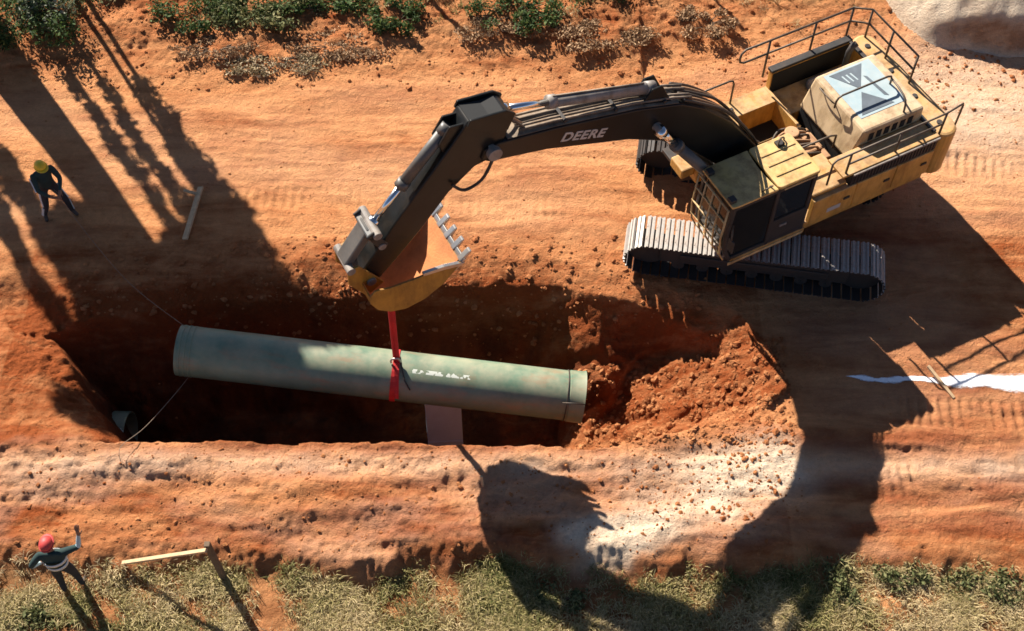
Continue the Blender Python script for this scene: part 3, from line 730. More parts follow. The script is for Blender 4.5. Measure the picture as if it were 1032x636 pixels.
eb(MB().box(.34, .5, .60, .74, 3.062, 3.12), 'roof_lamp', 'dark', cab, .01)
eb(MB().box(cx0 + .1, .9, cy1 + .022, cy1 + .04, 2.95, 2.99), 'rain_gutter', 'guard', cab, .004)
for yy in (.78, 1.04, 1.30): eb(MB().box(.14, .92, yy - .025, yy + .025, 3.062, 3.078), 'roof_rib', 'roof', roof, .006)
for yy in (.66, 1.42): eb(MB().box(cx1 - .16, cx1 - .02, yy - .07, yy + .07, 3.042, 3.13), 'work_lamp', 'dark', cab, .015)
# front guard: bars standing off the windscreen
gx = cx1 + .07
for k in range(5):
    yy = cy0 + .02 + k * (cy1 - cy0 - .04) / 4
    eb(MB().tube([(gx - .14, yy, 1.40), (gx - .02, yy, 1.66), (gx + .03, yy, 2.15), (gx - .02, yy, 2.98)], .020, 6), 'guard_bar', 'guard', cab, 0, True)
for zz, xo in ((1.45, -.12), (1.85, .0), (2.25, .03), (2.62, .01), (2.96, -.02)):
    eb(MB().tube([(gx + xo, cy0, zz), (gx + xo, cy1, zz)], .020, 6), 'guard_bar', 'guard', cab, 0, True)
# mirror, lamps
eb(MB().tube([(cx1 - .1, cy1 + .03, 2.5), (cx1 + .05, cy1 + .22, 2.55), (cx1 + .05, cy1 + .24, 2.35)], .016, 6), 'mirror_arm', 'rail', cab, 0, True)
eb(MB().box(cx1 + .02, cx1 + .06, cy1 + .16, cy1 + .32, 2.05, 2.38), 'mirror', 'dark', cab, .015)

# --- boom (side profile in the machine's own plane: forward, up)
bt = [(.30, 2.18), (.55, 2.62), (1.3, 3.70), (2.0, 4.42), (2.55, 4.80), (3.5, 5.12), (5.1, 5.48), (6.15, 5.66), (6.42, 5.62)]
bb = [(6.50, 5.42), (6.35, 5.30), (5.25, 5.03), (3.6, 4.42), (2.9, 4.02), (2.2, 3.40), (1.5, 2.62), (.85, 1.95), (.55, 1.80), (.32, 1.86)]
bm_ = MB(); bm_.prism_xz(bt + bb, -.26, .26); boom = eb(bm_, 'boom', 'black', bevel=.025)
# dusty top plate of the boom
tp = [(2.6, 4.835), (3.5, 5.135), (5.1, 5.495), (6.0, 5.648)]
tpm = MB(); tpm.prism_xz(tp + [(6.0, 5.66), (5.1, 5.507), (3.5, 5.147), (2.6, 4.85)], -.235, .235); eb(tpm, 'top_plate', 'boomtop', boom, 0)
for yy in (-.17, -.08, .08, .16):
    eb(MB().tube([(2.3, yy, 4.78), (2.7, yy, 4.95), (3.5, yy, 5.20), (5.1, yy, 5.56), (5.75, yy, 5.68)], .024, 8), 'hydraulic_pipe', 'boomtop', boom, 0, True)
for px_, pz_ in ((2.9, 4.98), (3.9, 5.27), (4.9, 5.5)): eb(MB().bar((px_, -.23, pz_ + .02), (px_, .23, pz_ + .02), .06, .05), 'pipe_clamp', 'dark', boom, .005)
# hoses over the crown of the boom and at the elbow
for k in range(6):
    yy = -.25 + k * .09
    pth = smooth_path([(.35, yy * 1.2, 2.15), (.72, yy * 1.3, 2.96 + .03 * (k % 2)), (1.42, yy * 1.2, 3.92 + .04 * (k % 3)), (2.03, yy * 1.1, 4.52), (2.5, yy, 4.84)], 6)
    eb(MB().tube(pth, .028, 8), 'hydraulic_hose', 'tan' if k in (1, 4) else 'hose', boom, 0, True)
for k in range(4):
    yy = -.16 + k * .1
    pth = smooth_path([(5.65, yy, 5.68), (5.95, yy * 1.3, 5.92 + .04 * k), (6.2, yy * 1.4, 5.98), (6.35, yy, 5.86)], 6)
    eb(MB().tube(pth, .024, 8), 'hydraulic_hose', 'boomtop' if k % 2 else 'tan', boom, 0, True)
eb(MB().tube(smooth_path([(6.3, .3, 5.4), (6.52, .32, 5.02), (6.85, .32, 4.92), (7.05, .26, 5.1)], 6), .028, 8), 'hydraulic_hose', 'hose', boom, 0, True)
# pivot pins
for (u, z, r, w_) in ((.48, 2.02, .12, .62), (6.28, 5.52, .13, .72), (3.05, 4.50, .09, .86)):
    pm = MB(); pm.lathe_x([(-w_ / 2, .005), (-w_ / 2, r), (w_ / 2, r), (w_ / 2, .005)], n=20); pm.build('pivot_pin', M['cyl'], boom, .01, loc=(u, 0, z), rot=(0, 0, R(90)))
# lettering on both faces
cu = bpy.data.curves.new('boom_lettering', 'FONT'); cu.body = 'DEERE'; cu.size = .27; cu.extrude = .003; cu.align_x = 'CENTER'; cu.align_y = 'CENTER'; cu.space_character = 1.08; cu.offset = .008
tmp = bpy.data.objects.new('tmp', cu); col.objects.link(tmp)
dg = bpy.context.evaluated_depsgraph_get(); tme = bpy.data.meshes.new_from_object(tmp.evaluated_get(dg)); bpy.data.objects.remove(tmp)
for v in tme.vertices: v.co.x *= 1.12; v.co.x += .16 * v.co.y
tme.name = 'boom_lettering'; tme.materials.clear(); tme.materials.append(M['white'])
slope = math.atan2(5.35 - 4.95, 5.1 - 4.0)
for sy in (1, -1):
    o = bpy.data.objects.new('boom_lettering', tme); col.objects.link(o); o.parent = boom
    o.location = (4.55, .264 * sy, 5.03)
    # seen from the left side of the machine the boom runs towards the left: text reads with local X pointing backwards
    if sy == 1: o.matrix_local = Matrix.Translation(o.location) @ Matrix(((-math.cos(slope), math.sin(slope) * 0 - math.sin(slope) * 0, 0, 0), (0, 0, 1, 0), (0, 1, 0, 0), (0, 0, 0, 1)))
    X = Vector((-math.cos(slope), 0, -math.sin(slope))) * sy; Zn = Vector((0, sy, 0)); Yv = Zn.cross(X)
    o.matrix_local = Matrix.Translation(Vector((4.55, .264 * sy, 5.03))) @ Matrix((X, Yv, Zn)).transposed().to_4x4()


def cylinder(a, b, split, r, rr, yy, name, parent, mat='cyl'):
    """hydraulic cylinder: barrel from a, chrome rod to b"""
    A = Vector((a[0], yy, a[1])); B = Vector((b[0], yy, b[1])); S = A + (B - A) * split; D = (B - A).normalized()
    c = MB(); c.tube([A, S], r, 16); c.tube([S - D * .10, S + D * .04], r * 1.18, 16); c.tube([A - D * .02, A + D * .16], r * 1.12, 16)
    o = eb(c, name, mat, parent, 0, True)
    rd = MB(); rd.tube([S, B], rr, 12); rd.tube([B - D * .1, B + D * .06], rr * 1.7, 12); eb(rd, 'rod', 'chrome', o, 0, True)
    rp_ = MB(); off = Vector((0, 0, r + .02)); rp_.tube([A + D * .2 + off, S - D * .06 + off], .018, 6); eb(rp_, 'feed_pipe', 'boomtop', o, 0, True)


cylinder((3.05, 5.24), (5.98, 6.14), .70, .105, .06, 0, 'arm_cylinder', ex)
br = MB()
for sy in (-.16, .12): br.prism_xz([(2.7, 4.84), (3.35, 5.06), (3.15, 5.36), (2.95, 5.36)], sy, sy + .04)
eb(br, 'cylinder_bracket', 'black', ex, .01)
for sy in (-.40, .40): cylinder((1.05, 1.62), (3.05, 4.50), .80, .11, .065, sy, 'boom_cylinder', ex, 'cyl2')

# --- arm
ap = [(5.90, 6.20), (6.02, 6.30), (6.30, 6.30), (6.68, 6.38), (6.95, 6.02), (7.35, 5.52), (8.0, 4.74), (8.62, 3.92), (8.86, 3.62), (8.86, 3.42), (8.70, 3.28), (8.50, 3.32), (8.15, 3.66), (7.62, 4.22), (7.10, 4.86), (6.60, 5.26), (6.34, 5.30), (6.12, 5.42), (6.0, 5.75)]
am = MB(); am.prism_xz(ap, -.21, .21); arm = eb(am, 'arm', 'black', bevel=.025)
for sy in (-.26, .215):
    pl = MB(); pl.prism_xz([(5.86, 6.22), (6.02, 6.36), (6.66, 6.44), (6.72, 6.32), (6.3, 6.0), (6.0, 5.9)], sy, sy + .045); eb(pl, 'arm_ear', 'black', arm, .01)
eb(MB().prism_xz([(6.05, 6.305), (6.30, 6.305), (6.64, 6.385), (6.66, 6.40), (6.30, 6.32), (6.05, 6.32)], -.19, .19), 'arm_top_plate', 'void', arm, 0)
# bucket cylinder along the back of the arm, linkage to the bucket
cylinder((6.95, 6.22), (8.42, 4.60), .60, .10, .058, 0, 'bucket_cylinder', ex, 'cyl2')
for sy in (-.15, .11):
    b_ = MB(); b_.prism_xz([(6.70, 6.30), (7.12, 5.82), (7.18, 6.02), (6.98, 6.34)], sy, sy + .04); eb(b_, 'cylinder_bracket', 'black', arm, .01)
for sy in (-.30, .25):
    l_ = MB(); l_.bar((8.35, sy + .025, 4.22), (8.58, sy + .025, 4.68), .05, .16); eb(l_, 'tilt_link', 'dark', ex, .02)
l_ = MB(); l_.bar((8.50, 0, 4.62), (9.02, 0, 3.92), .34, .15); l_.bar((8.42, 0, 4.62), (8.62, 0, 4.56), .60, .12); eb(l_, 'bucket_link', 'cyl2', ex, .03)
for (u, z, r, w_) in ((8.46, 4.62, .08, .68), (9.0, 3.93, .08, .62), (8.68, 3.46, .09, .66), (8.40, 4.28, .07, .64)):
    pm = MB(); pm.lathe_x([(-w_ / 2, .005), (-w_ / 2, r), (w_ / 2, r), (w_ / 2, .005)], n=18); pm.build('pivot_pin', M['cyl'], ex, .01, loc=(u, 0, z), rot=(0, 0, R(90)))

# --- bucket: curled, mouth up, teeth pointing back at the machine
side = [(7.10, 3.44), (7.45, 3.50), (7.95, 3.50), (8.45, 3.54), (8.74, 3.62), (8.86, 3.50), (8.86, 3.32), (8.74, 3.06), (8.52, 2.86), (8.22, 2.76), (7.86, 2.82), (7.48, 3.04)]
W = .62
shell = [(7.10, 3.44), (7.48, 3.04), (7.86, 2.82), (8.22, 2.76), (8.52, 2.86), (8.74, 3.06), (8.86, 3.32), (8.86, 3.50)]
bk = MB(); th = .035
vs = []; fs = []
cen = Vector((8.2, 3.6))
for p in shell:
    i_ = Vector(p) + (cen - Vector(p)).normalized() * th
    vs += [(p[0], -W, p[1]), (p[0], W, p[1]), (i_.x, W, i_.y), (i_.x, -W, i_.y)]
for i in range(len(shell) - 1):
    a_ = i * 4; b_ = a_ + 4
    for k in range(4): fs.append((a_ + k, a_ + (k + 1) % 4, b_ + (k + 1) % 4, b_ + k))
fs += [(0, 1, 2, 3), tuple(len(vs) - 4 + k for k in range(4))]
bk.add(vs, fs); bucket = eb(bk, 'bucket', 'bucket', bevel=.006)
inner = [(p[0] + (8.2 - p[0]) * .045, p[1] + (3.6 - p[1]) * .06 + .012) for p in shell]
iv = []; if_ = []
for p in inner: iv += [(p[0], -W + .04, p[1] + .02), (p[0], W - .04, p[1] + .02)]
for i in range(len(inner) - 1): if_.append((i * 2, i * 2 + 1, i * 2 + 3, i * 2 + 2))
eb(MB().add(iv, if_), 'inner_lining', 'bucketin', bucket, 0, True)
for sy in (-W - .02, W - .02):
    eb(MB().prism_xz(side, sy, sy + .04), 'side_plate', 'bucket', bucket, .006)
    eb(MB().prism_xz([(7.06, 3.42), (7.45, 3.535), (7.85, 3.575), (7.85, 3.51), (7.46, 3.45), (7.12, 3.36)], sy - .014, sy + .054), 'side_cutter', 'tooth', bucket, .006)
eb(MB().bar((7.04, 0, 3.49), (7.26, 0, 3.28), 2 * W + .04, .05), 'cutting_edge', 'tooth', bucket, .008)
for k in range(5):
    yy = -W + .06 + k * (2 * W - .12) / 4
    tm = MB(); tm.prism_xz([(7.16, 3.44), (7.10, 3.34), (6.92, 3.57), (6.90, 3.61), (6.94, 3.62)], yy - .055, yy + .055); eb(tm, 'tooth', 'tooth', bucket, .012)
for sy in (-.30, .25):
    e_ = MB(); e_.prism_xz([(8.45, 3.3), (8.60, 3.56), (8.86, 4.0), (9.06, 3.98), (9.08, 3.6), (8.8, 3.1)], sy, sy + .05); eb(e_, 'bucket_ear', 'bucket', bucket, .01)
hk = smooth_path([(8.34, 0, 2.79), (8.34, 0, 2.66), (8.28, 0, 2.60), (8.22, 0, 2.66), (8.22, 0, 2.79)], 4)
eb(MB().tube(hk, .024, 8), 'lifting_eye', 'dark', bucket, 0, True)

# ------------------------------------------------------------------ pipes
PL = Vector((-6.52, -.96, .21)); PR = Vector((1.40, -1.55, -.61)); PC = (PL + PR) / 2; PLEN = (PR - PL).length; PD = (PR - PL).normalized()


def make_pipe(name, length, r=.50, th=.028, bell=True):
    h = length / 2
    prof = [(-h, r), (h - .02, r), (h - .02, r + .0), (h, r), (h, r - th), (-h, r - th)]
    mb = MB(); mb.lathe_x(prof, n=64, closed=True); o = mb.build(name, M['pipe'])
    for p in o.data.polygons: p.use_smooth = True
    sm = o.modifiers.new('edges', 'EDGE_SPLIT'); sm.split_angle = R(40)
    if bell:
        c = MB(); c.lathe_x([(h - .30, r + .002), (h - .29, r + .014), (h - .04, r + .018), (h + .012, r + .034), (h + .014, r + .002)], n=64, closed=True)
        cc = c.build('collar', M['pipe'], o)
        for p in cc.data.polygons: p.use_smooth = True
        cc.modifiers.new('edges', 'EDGE_SPLIT').split_angle = R(40)
    for k in range(3):
        c = MB(); c.lathe_x([(-h + .06 + k * .1, r + .001), (-h + .07 + k * .1, r + .008), (-h + .10 + k * .1, r + .008), (-h + .11 + k * .1, r + .001)], n=64, closed=True)
        c.build('spigot_ring', M['pipe'], o, smooth=True)
    return o


pipe = make_pipe('pipe', PLEN); pipe.location = PC
yaw = math.atan2(PD.y, PD.x); pit = -math.asin(PD.z); pipe.rotation_euler = (0, pit, yaw)
tag(pipe, 'long grey green pipe hanging from a red sling over the trench', 'pipe')
# ropes wound on the right end belong to the pipe's own end cap straps
def ring(xp, r, rad=.011): 
    return MB().tube([(xp, r * math.cos(a), r * math.sin(a)) for a in np.linspace(0, 2 * math.pi, 49)], rad, 6, cap=False)
ring(PLEN / 2 - .34, .512).build('strap_ring', M['hose'], pipe, smooth=True)
MB().tube([(PLEN / 2 - .43, -.36 - .03, .36), (PLEN / 2 - .2, -.385, .385), (PLEN / 2 + .012, -.385, .385)], .013, 6).build('strap_tail', M['hose'], pipe, smooth=True)
# collar cover plate (dark inside seen through the open ends)
lp = make_pipe('laid_pipe', 2.4, bell=False); lp.location = (-9.12, -1.58, FLOOR + .95); lp.rotation_euler = (0, 0, R(-2))
tag(lp, 'dark green pipe end already laid, sticking out of the left trench wall', 'pipe')
# sling
sl_x, sl_y = -2.31, -1.23
t_ = (sl_x - PC.x) / PD.x; sc_ = PC + PD * t_
wp = (EXC + Matrix.Rotation(EXR, 3, 'Z') @ Vector((8.28, 0, 2.60)))
sg = MB(); ringpts = []
Nn = PD; A1 = Vector((0, 0, 1)) - Nn * Nn.z; A1.normalize(); A2 = Nn.cross(A1)
for k in range(33):
    a = 2 * math.pi * k / 32; ringpts.append((A1 * math.cos(a) + A2 * math.sin(a), a))
vs = []; fs = []
for dv, a in ringpts:
    for w_ in (-.055, .055):
        for rr_ in (.504, .518): vs.append(sc_ + dv * rr_ + Nn * w_)
for k in range(32):
    b = k * 4
    for (i, j) in ((0, 1), (1, 3), (3, 2), (2, 0)): fs.append((b + i, b + j, b + 4 + j, b + 4 + i))
sg.add(vs, fs); sling = sg.build('sling', M['strap']); tag(sling, 'red webbing sling looped round the hanging pipe below the bucket', 'sling')
top = sc_ + A1 * .515
MB().bar(top + Vector((-.01, 0, -.04)), wp + Vector((-.035, 0, .03)), .075, .018, .5).build('strap_leg', M['strap'], sling)
MB().bar(top + Vector((.05, -.02, -.04)), wp + Vector((.03, 0, .03)), .07, .018, -.4).build('strap_leg', M['strap'], sling)
sh_ = MB(); sh_.tube(smooth_path([top + Vector((-.09, -.03, .02)), top + Vector((-.07, -.05, .16)), top + Vector((.05, -.05, .2)), top + Vector((.1, -.04, .06))], 5), .022, 8); sh_.build('shackle', M['tooth'], sling, smooth=True)
# loose tail of the sling hanging over the near side of the pipe
tv = []; tf = []
for k in range(9):
    a = R(-20 + k * 13); rr_ = .525 + .03 * math.sin(k * .9)
    dv = A1 * math.cos(a) - A2 * math.sin(a) if (A2.y > 0) else A1 * math.cos(a) + A2 * math.sin(a)
    for w_ in (-.05, .05): tv.append(sc_ + dv * (rr_ + .012) + Nn * (w_ * (1 - .03 * k) + .012 * k + .005))
for k in range(8): tf.append((k * 2, k * 2 + 1, k * 2 + 3, k * 2 + 2))
tl = MB().add(tv, tf).build('strap_tail', M['strap'], sling); so = tl.modifiers.new('solid', 'SOLIDIFY'); so.thickness = .012
ch = MB(); 
dvn = (A1 * math.cos(R(40)) + (A2 if A2.y < 0 else -A2) * math.sin(R(40)))
ch.tube([top + Vector((.1, -.04, .05)), sc_ + dvn * .53 + Nn * .22, sc_ + (dvn * .75 + (A2 if A2.y < 0 else -A2) * .5).normalized() * .52 + Nn * .34], .014, 6); ch.build('chain', M['hose'], sling, smooth=True)

# grey board standing in the trench under the pipe
bdo = MB().box(-.37, .37, -.03, .03, 0, 1.75)
bdo.box(-.37, .37, -.045, -.03, .55, .60)
b_ = bdo.build('grey_board', M['grey'], None, .008, loc=(-1.40, -1.62, FLOOR - .10), rot=(R(-14), 0, R(3)))
tag(b_, 'grey board standing upright on the trench floor below the pipe', 'board')


# tag lines
def rope(name, pts, label, r=.006):
    o = MB().tube(smooth_path(pts, 8), r, 6).build(name, M['rope'], smooth=True); tag(o, label, 'rope'); return o


rim = on_ground(122, 466)
lp0 = PL + PD * .16
rp0 = lp0 + Vector((0, -.40, -.33))
rope('tag_rope', [rp0 + Vector((0, .02, .28)), rp0, rp0 + (rim - rp0) * .6 + Vector((0, 0, .10)), rim + Vector((0, .25, .16)), rim + Vector((0, 0, .03))], 'thin rope from the left pipe end down to the near trench edge')


# ------------------------------------------------------------------ timber
def stick(name, a, b, w, h, mat, label, cat, roll=0):
    a = Vector(a); b = Vector(b)
    o = MB().bar((0, 0, 0), b - a, w, h, roll).build(name, M[mat], None, .006, loc=a); tag(o, label, cat); return o


a = on_ground(203, 191); b = on_ground(187, 243)
stick('plank', a + Vector((0, 0, .08)), b + Vector((0, 0, .06)), .12, .05, 'wood', 'pale weathered plank lying on the ground above the trench', 'plank', .3)
MB().bar((-.03, -.02, .0), (-.32, .04, .05), .06, .04).build('cleat', M['wood'], bpy.data.objects['plank'], .004, loc=(b - a) * .12)
# post with a leaning rail beside the grass
PH = 1.45
base = on_ground(226, 583); post = MB().bar((0, 0, -.1), (-.03, .02, PH), .10, .10).build('timber_post', M['greywood'], None, .01, loc=base)
tag(post, 'dark timber post at the grass edge carrying a pale rail', 'post')
foot_ = on_ground(124, 568)
rl_ = stick('timber_rail', foot_ + Vector((0, 0, .03)), base + Vector((-.03, -.085, PH - .03)), .07, .05, 'wood', 'pale timber rail leaning from the grass up to the dark post', 'rail')
a = on_ground(933, 373); b = on_ground(960, 400)
stick('marker_stake', b + Vector((.02, -.03, .0)), a + Vector((0, 0, .16)), .06, .05, 'wood', 'short pale timber stake leaning across the white lime line', 'stake')
a = on_ground(487, 490)
stick('survey_peg', a + Vector((0, 0, -.05)), a + Vector((-.03, .02, .36)), .05, .04, 'wood', 'small pale peg standing in the bucket shadow by the trench', 'stake')
TT = math.tan(SUN_EL)
for i, (px_, py_, h_, lb) in enumerate(((470, 40, 2.7, 'slim dark timber pole beyond the bank, left of the pair'), (748, 30, 2.5, 'slim dark timber pole beyond the bank, right of the pair'))):
    tip = on_ground(px_, py_); hh = h_
    for _ in range(6):
        bx = tip.x - SD[0] * hh / TT; by = tip.y - SD[1] * hh / TT; hh = h_ + hz(bx, by) - tip.z
    o = MB().tube([(0, 0, -.2), (.02, 0, h_)], [.075, .055], 10).build('timber_pole', M['greywood'], None, loc=(bx, by, hz(bx, by)), smooth=True)
    tag(o, lb, 'pole', 'poles beyond the bank')


# ------------------------------------------------------------------ people
def person(name, label, loc, rz, J, cols, helmet, band=False, lit_edges=False, size=1.0):
    """J overrides joint positions; figure faces local +Y"""
    P = dict(pelvis=(0, 0, .95), belly=(0, 0, 1.10), chest=(0, .01, 1.32), neck=(0, .02, 1.49), jaw=(0, .05, 1.575), head=(0, .05, 1.66), crown=(0, .04, 1.745),
             shL=(-.19, 0, 1.42), elL=(-.27, 0, 1.14), wrL=(-.28, .08, .90), haL=(-.28, .11, .82),
             shR=(.19, 0, 1.42), elR=(.27, 0, 1.14), wrR=(.28, .08, .90), haR=(.28, .11, .82),
             hiL=(-.10, 0, .90), knL=(-.11, .02, .50), anL=(-.12, -.02, .09), toL=(-.13, .15, .04),
             hiR=(.10, 0, .90), knR=(.11, .02, .50), anR=(.12, -.02, .09), toR=(.13, .15, .04))
    P.update(J)
    RAD = dict(pelvis=(.155, .12), belly=(.145, .115), chest=(.175, .125), neck=(.058, .058), jaw=(.068, .075), head=(.082, .098), crown=(.062, .075),
               sh=(.078, .078), el=(.05, .05), wr=(.033, .033), ha=(.042, .028), hi=(.098, .10), kn=(.066, .066), an=(.046, .046), to=(.044, .034))
    names = list(P); vs = [Vector(P[k]) for k in names]; rad = [RAD[k] if k in RAD else RAD[k[:2]] for k in names]
    E = [('pelvis', 'belly'), ('belly', 'chest'), ('chest', 'neck'), ('neck', 'jaw'), ('jaw', 'head'), ('head', 'crown')]
    for s in 'LR': E += [('chest', 'sh' + s), ('sh' + s, 'el' + s), ('el' + s, 'wr' + s), ('wr' + s, 'ha' + s), ('pelvis', 'hi' + s), ('hi' + s, 'kn' + s), ('kn' + s, 'an' + s), ('an' + s, 'to' + s)]
    ed = [(names.index(a), names.index(b)) for a, b in E]
    regs = []
    # five fingers of unequal length, slightly curled, thumb from the side of the palm
    for s in 'LR':
        h = Vector(P['ha' + s]); wv = (h - Vector(P['wr' + s])).normalized()
        sx = wv.cross(Vector((0, 1, .2))).normalized(); cv = sx.cross(wv)
        hi_ = names.index('ha' + s)
        for k, (off, ln) in enumerate(((-.030, .070), (-.010, .085), (.010, .080), (.029, .062))):
            p1 = h + sx * off + wv * .045; p2 = p1 + wv * ln * .55 + cv * .006; p3 = p2 + wv * ln * .45 + cv * .022
            n0 = len(vs); vs += [p1, p2, p3]; rad += [(.011, .011), (.010, .010), (.008, .008)]; names += ['f'] * 3
            ed += [(hi_, n0), (n0, n0 + 1), (n0 + 1, n0 + 2)]
        wi = names.index('wr' + s); t1 = Vector(P['wr' + s]) + wv * .035 + sx * -.045; t2 = t1 + wv * .05 - sx * .02 + cv * .01
        n0 = len(vs); vs += [t1, t2]; rad += [(.012, .012), (.009, .009)]; names += ['f'] * 2; ed += [(wi, n0), (n0, n0 + 1)]
    # nose and ears as small offshoots of the head
    hi_ = names.index('head')
    for dv, r in (((0, .105, -.02), .012), ((-.088, -.005, -.01), .014), ((.088, -.005, -.01), .014)):
        n0 = len(vs); vs.append(Vector(P['head']) + Vector(dv)); rad.append((r, r)); names.append('n'); ed.append((hi_, n0))
    me = bpy.data.meshes.new(name); me.from_pydata([tuple(v) for v in vs], ed, []); me.update()
    o = bpy.data.objects.new(name, me); col.objects.link(o)
    sk = o.modifiers.new('skin', 'SKIN'); sk.use_smooth_shade = True; sk.branch_smoothing = .35
    lay = me.skin_vertices[0].data
    for i, r in enumerate(rad): lay[i].radius = r; lay[i].use_root = (i == 0)
    sb = o.modifiers.new('sub', 'SUBSURF'); sb.levels = 2; sb.render_levels = 2
    dg = bpy.context.evaluated_depsgraph_get(); ne = bpy.data.meshes.new_from_object(o.evaluated_get(dg)); bpy.data.objects.remove(o)
    ne.name = name
    for m in ('shirt', 'trousers', 'skin', 'boots', 'sleeve'): ne.materials.append(M[cols[m]])
    seg = []
    for (a, b) in ed:
        na, nb = names[a], names[b]
        if nb in ('jaw', 'head', 'crown', 'n') or nb == 'f' or nb.startswith('ha'): mi = 2
        elif nb.startswith('to'): mi = 3
        elif nb[:2] in ('hi', 'kn', 'an'): mi = 1
        elif nb[:2] in ('wr',): mi = 4
        else: mi = 0
        seg.append((vs[a], vs[b], mi))
    for p in ne.polygons:
        c = p.center; best = 9; mi = 0
        for A, B, m in seg:
            d_ = B - A; t = max(0, min(1, (c - A).dot(d_) / max(d_.length_squared, 1e-9))); dd = (c - A - d_ * t).length
            if dd < best: best = dd; mi = m
        p.material_index = mi; p.use_smooth = True
    o = bpy.data.objects.new(name, ne); col.objects.link(o); o.location = loc; o.rotation_euler = (0, 0, rz)
    o.scale = (size,) * 3; tag(o, label, 'person')
    # helmet with brim and peak
    hc = Vector(P['head']) + Vector((0, -.005, .03)); hm = MB(); n = 20
    prof = [(.118 * math.cos(t), .108 * math.sin(t)) for t in np.linspace(0, math.pi / 2, 7)]
    vv = []; ff = []
    for (r_, z_) in prof:
        for k in range(n): a_ = 2 * math.pi * k / n; vv.append(hc + Vector((r_ * .92 * math.cos(a_), r_ * 1.1 * math.sin(a_), z_)))
    for i in range(len(prof) - 1):
        for k in range(n): ff.append((i * n + k, i * n + (k + 1) % n, (i + 1) * n + (k + 1) % n, (i + 1) * n + k))
    hm.add(vv, ff); ho = hm.build('helmet', M[helmet], o, smooth=True)
    bv = []; bf = []
    for k in range(n):
        a_ = 2 * math.pi * k / n; ext = 1.12 + (.34 * max(0, math.sin(a_)) ** 2)
        for r_, z_ in ((1.0, .004), (ext, -.010), (ext, -.016), (1.0, -.006)): bv.append(hc + Vector((.118 * .92 * r_ * math.cos(a_), .118 * 1.1 * r_ * math.sin(a_), z_)))
    for k in range(n):
        for j in range(4): bf.append((k * 4 + j, ((k + 1) % n) * 4 + j, ((k + 1) % n) * 4 + (j + 1) % 4, k * 4 + (j + 1) % 4))
    MB().add(bv, bf).build('brim', M[helmet], ho, smooth=True)
    for sx_ in (-.03, .03): MB().tube([Vector(P['head']) + Vector((sx_, .088, .012)), Vector(P['head']) + Vector((sx_, .096, .012))], .009, 8).build('eye', M['void'], o)
    if band:
        for zc_, rr_ in ((.55, (.175, .148)), (1.18, (.192, .150))):
            pass
        A, B = Vector(P['belly']), Vector(P['chest'])
        for t, rx, ry in ((-.05, .172, .142), (.62, .190, .150)):
            c = A + (B - A) * t
            bv = []; bf = []
            for k in range(24):
                a_ = 2 * math.pi * k / 24
                for e_, z_ in ((1.0, -.038), (1.05, -.038), (1.05, .038), (1.0, .038)): bv.append(c + Vector((rx * e_ * math.cos(a_), ry * e_ * math.sin(a_), z_)))
            for k in range(24):
                for j in range(4): bf.append((k * 4 + j, ((k + 1) % 24) * 4 + j, ((k + 1) % 24) * 4 + (j + 1) % 4, k * 4 + (j + 1) % 4))
            MB().add(bv, bf).build('reflective_band', M['silver'], o, smooth=True)
    if lit_edges:  # sunlit edges of the limbs put in as pale strips
        for s, sg_ in (('L', -1), ('R', 1)):
            for k1, k2, r1, r2 in (('hi', 'kn', .085, .062), ('kn', 'an', .060, .046)):
                a_ = Vector(P[k1 + s]) + Vector((sg_ * r1, 0, 0)); b_ = Vector(P[k2 + s]) + Vector((sg_ * r2, 0, 0)); d_ = b_ - a_
                MB().bar(a_ + d_ * .12, b_ - d_ * .06, .05, .02, math.pi / 2).build('trouser_lit_edge', M['silver'], o)
        a_ = Vector(P['shR']) + Vector((.072, 0, 0)); b_ = Vector(P['elR']) + Vector((.045, 0, 0)); MB().bar(a_, b_, .045, .02, math.pi / 2).build('sleeve_lit_edge', M['silver'], o)
    return o


# rope handler in the tree shade: stoops towards the trench with both hands on a rope
pa = on_ground(62, 219)
rope_dir = (lp0 - pa); rza = math.atan2(rope_dir.y, rope_dir.x) - math.pi / 2
pers = person('person', 'worker in yellow helmet and dark clothes pulling a rope in the tree shade', pa + Vector((0, 0, -.02)), rza,
       dict(pelvis=(-.02, -.10, .92), belly=(-.02, -.09, 1.07), chest=(-.02, -.02, 1.29), neck=(-.02, .04, 1.46), jaw=(-.02, .10, 1.54), head=(-.02, .11, 1.62), crown=(-.02, .11, 1.705),
            shL=(-.21, -.02, 1.38), shR=(.17, -.02, 1.38), elL=(-.25, .16, 1.17), wrL=(-.10, .36, 1.08), haL=(-.05, .42, 1.07),
            elR=(.23, .15, 1.15), wrR=(.10, .33, 1.02), haR=(.04, .38, 1.01), hiL=(-.12, -.10, .88), hiR=(.08, -.10, .88),
            knL=(-.20, .10, .50), anL=(-.24, .04, .09), toL=(-.27, .20, .04), knR=(.17, -.04, .48), anR=(.22, -.22, .09), toR=(.27, -.07, .04)),
       dict(shirt='navy', trousers='charcoal', skin='skin', boots='boot', sleeve='navy'), 'helm_y', lit_edges=True, size=1.07)
hand = pa + Matrix.Rotation(rza, 3, 'Z') @ (Vector((-.01, .43, 1.02)) * 1.07)
rope('tag_rope', [hand + Matrix.Rotation(rza, 3, 'Z') @ Vector((-.05, -.06, .02)), hand, (hand + lp0) / 2 + Vector((0, 0, -.18)), lp0 + Vector((0, .30, .40))], 'thin rope from the yellow helmet worker to the left pipe end', .004)
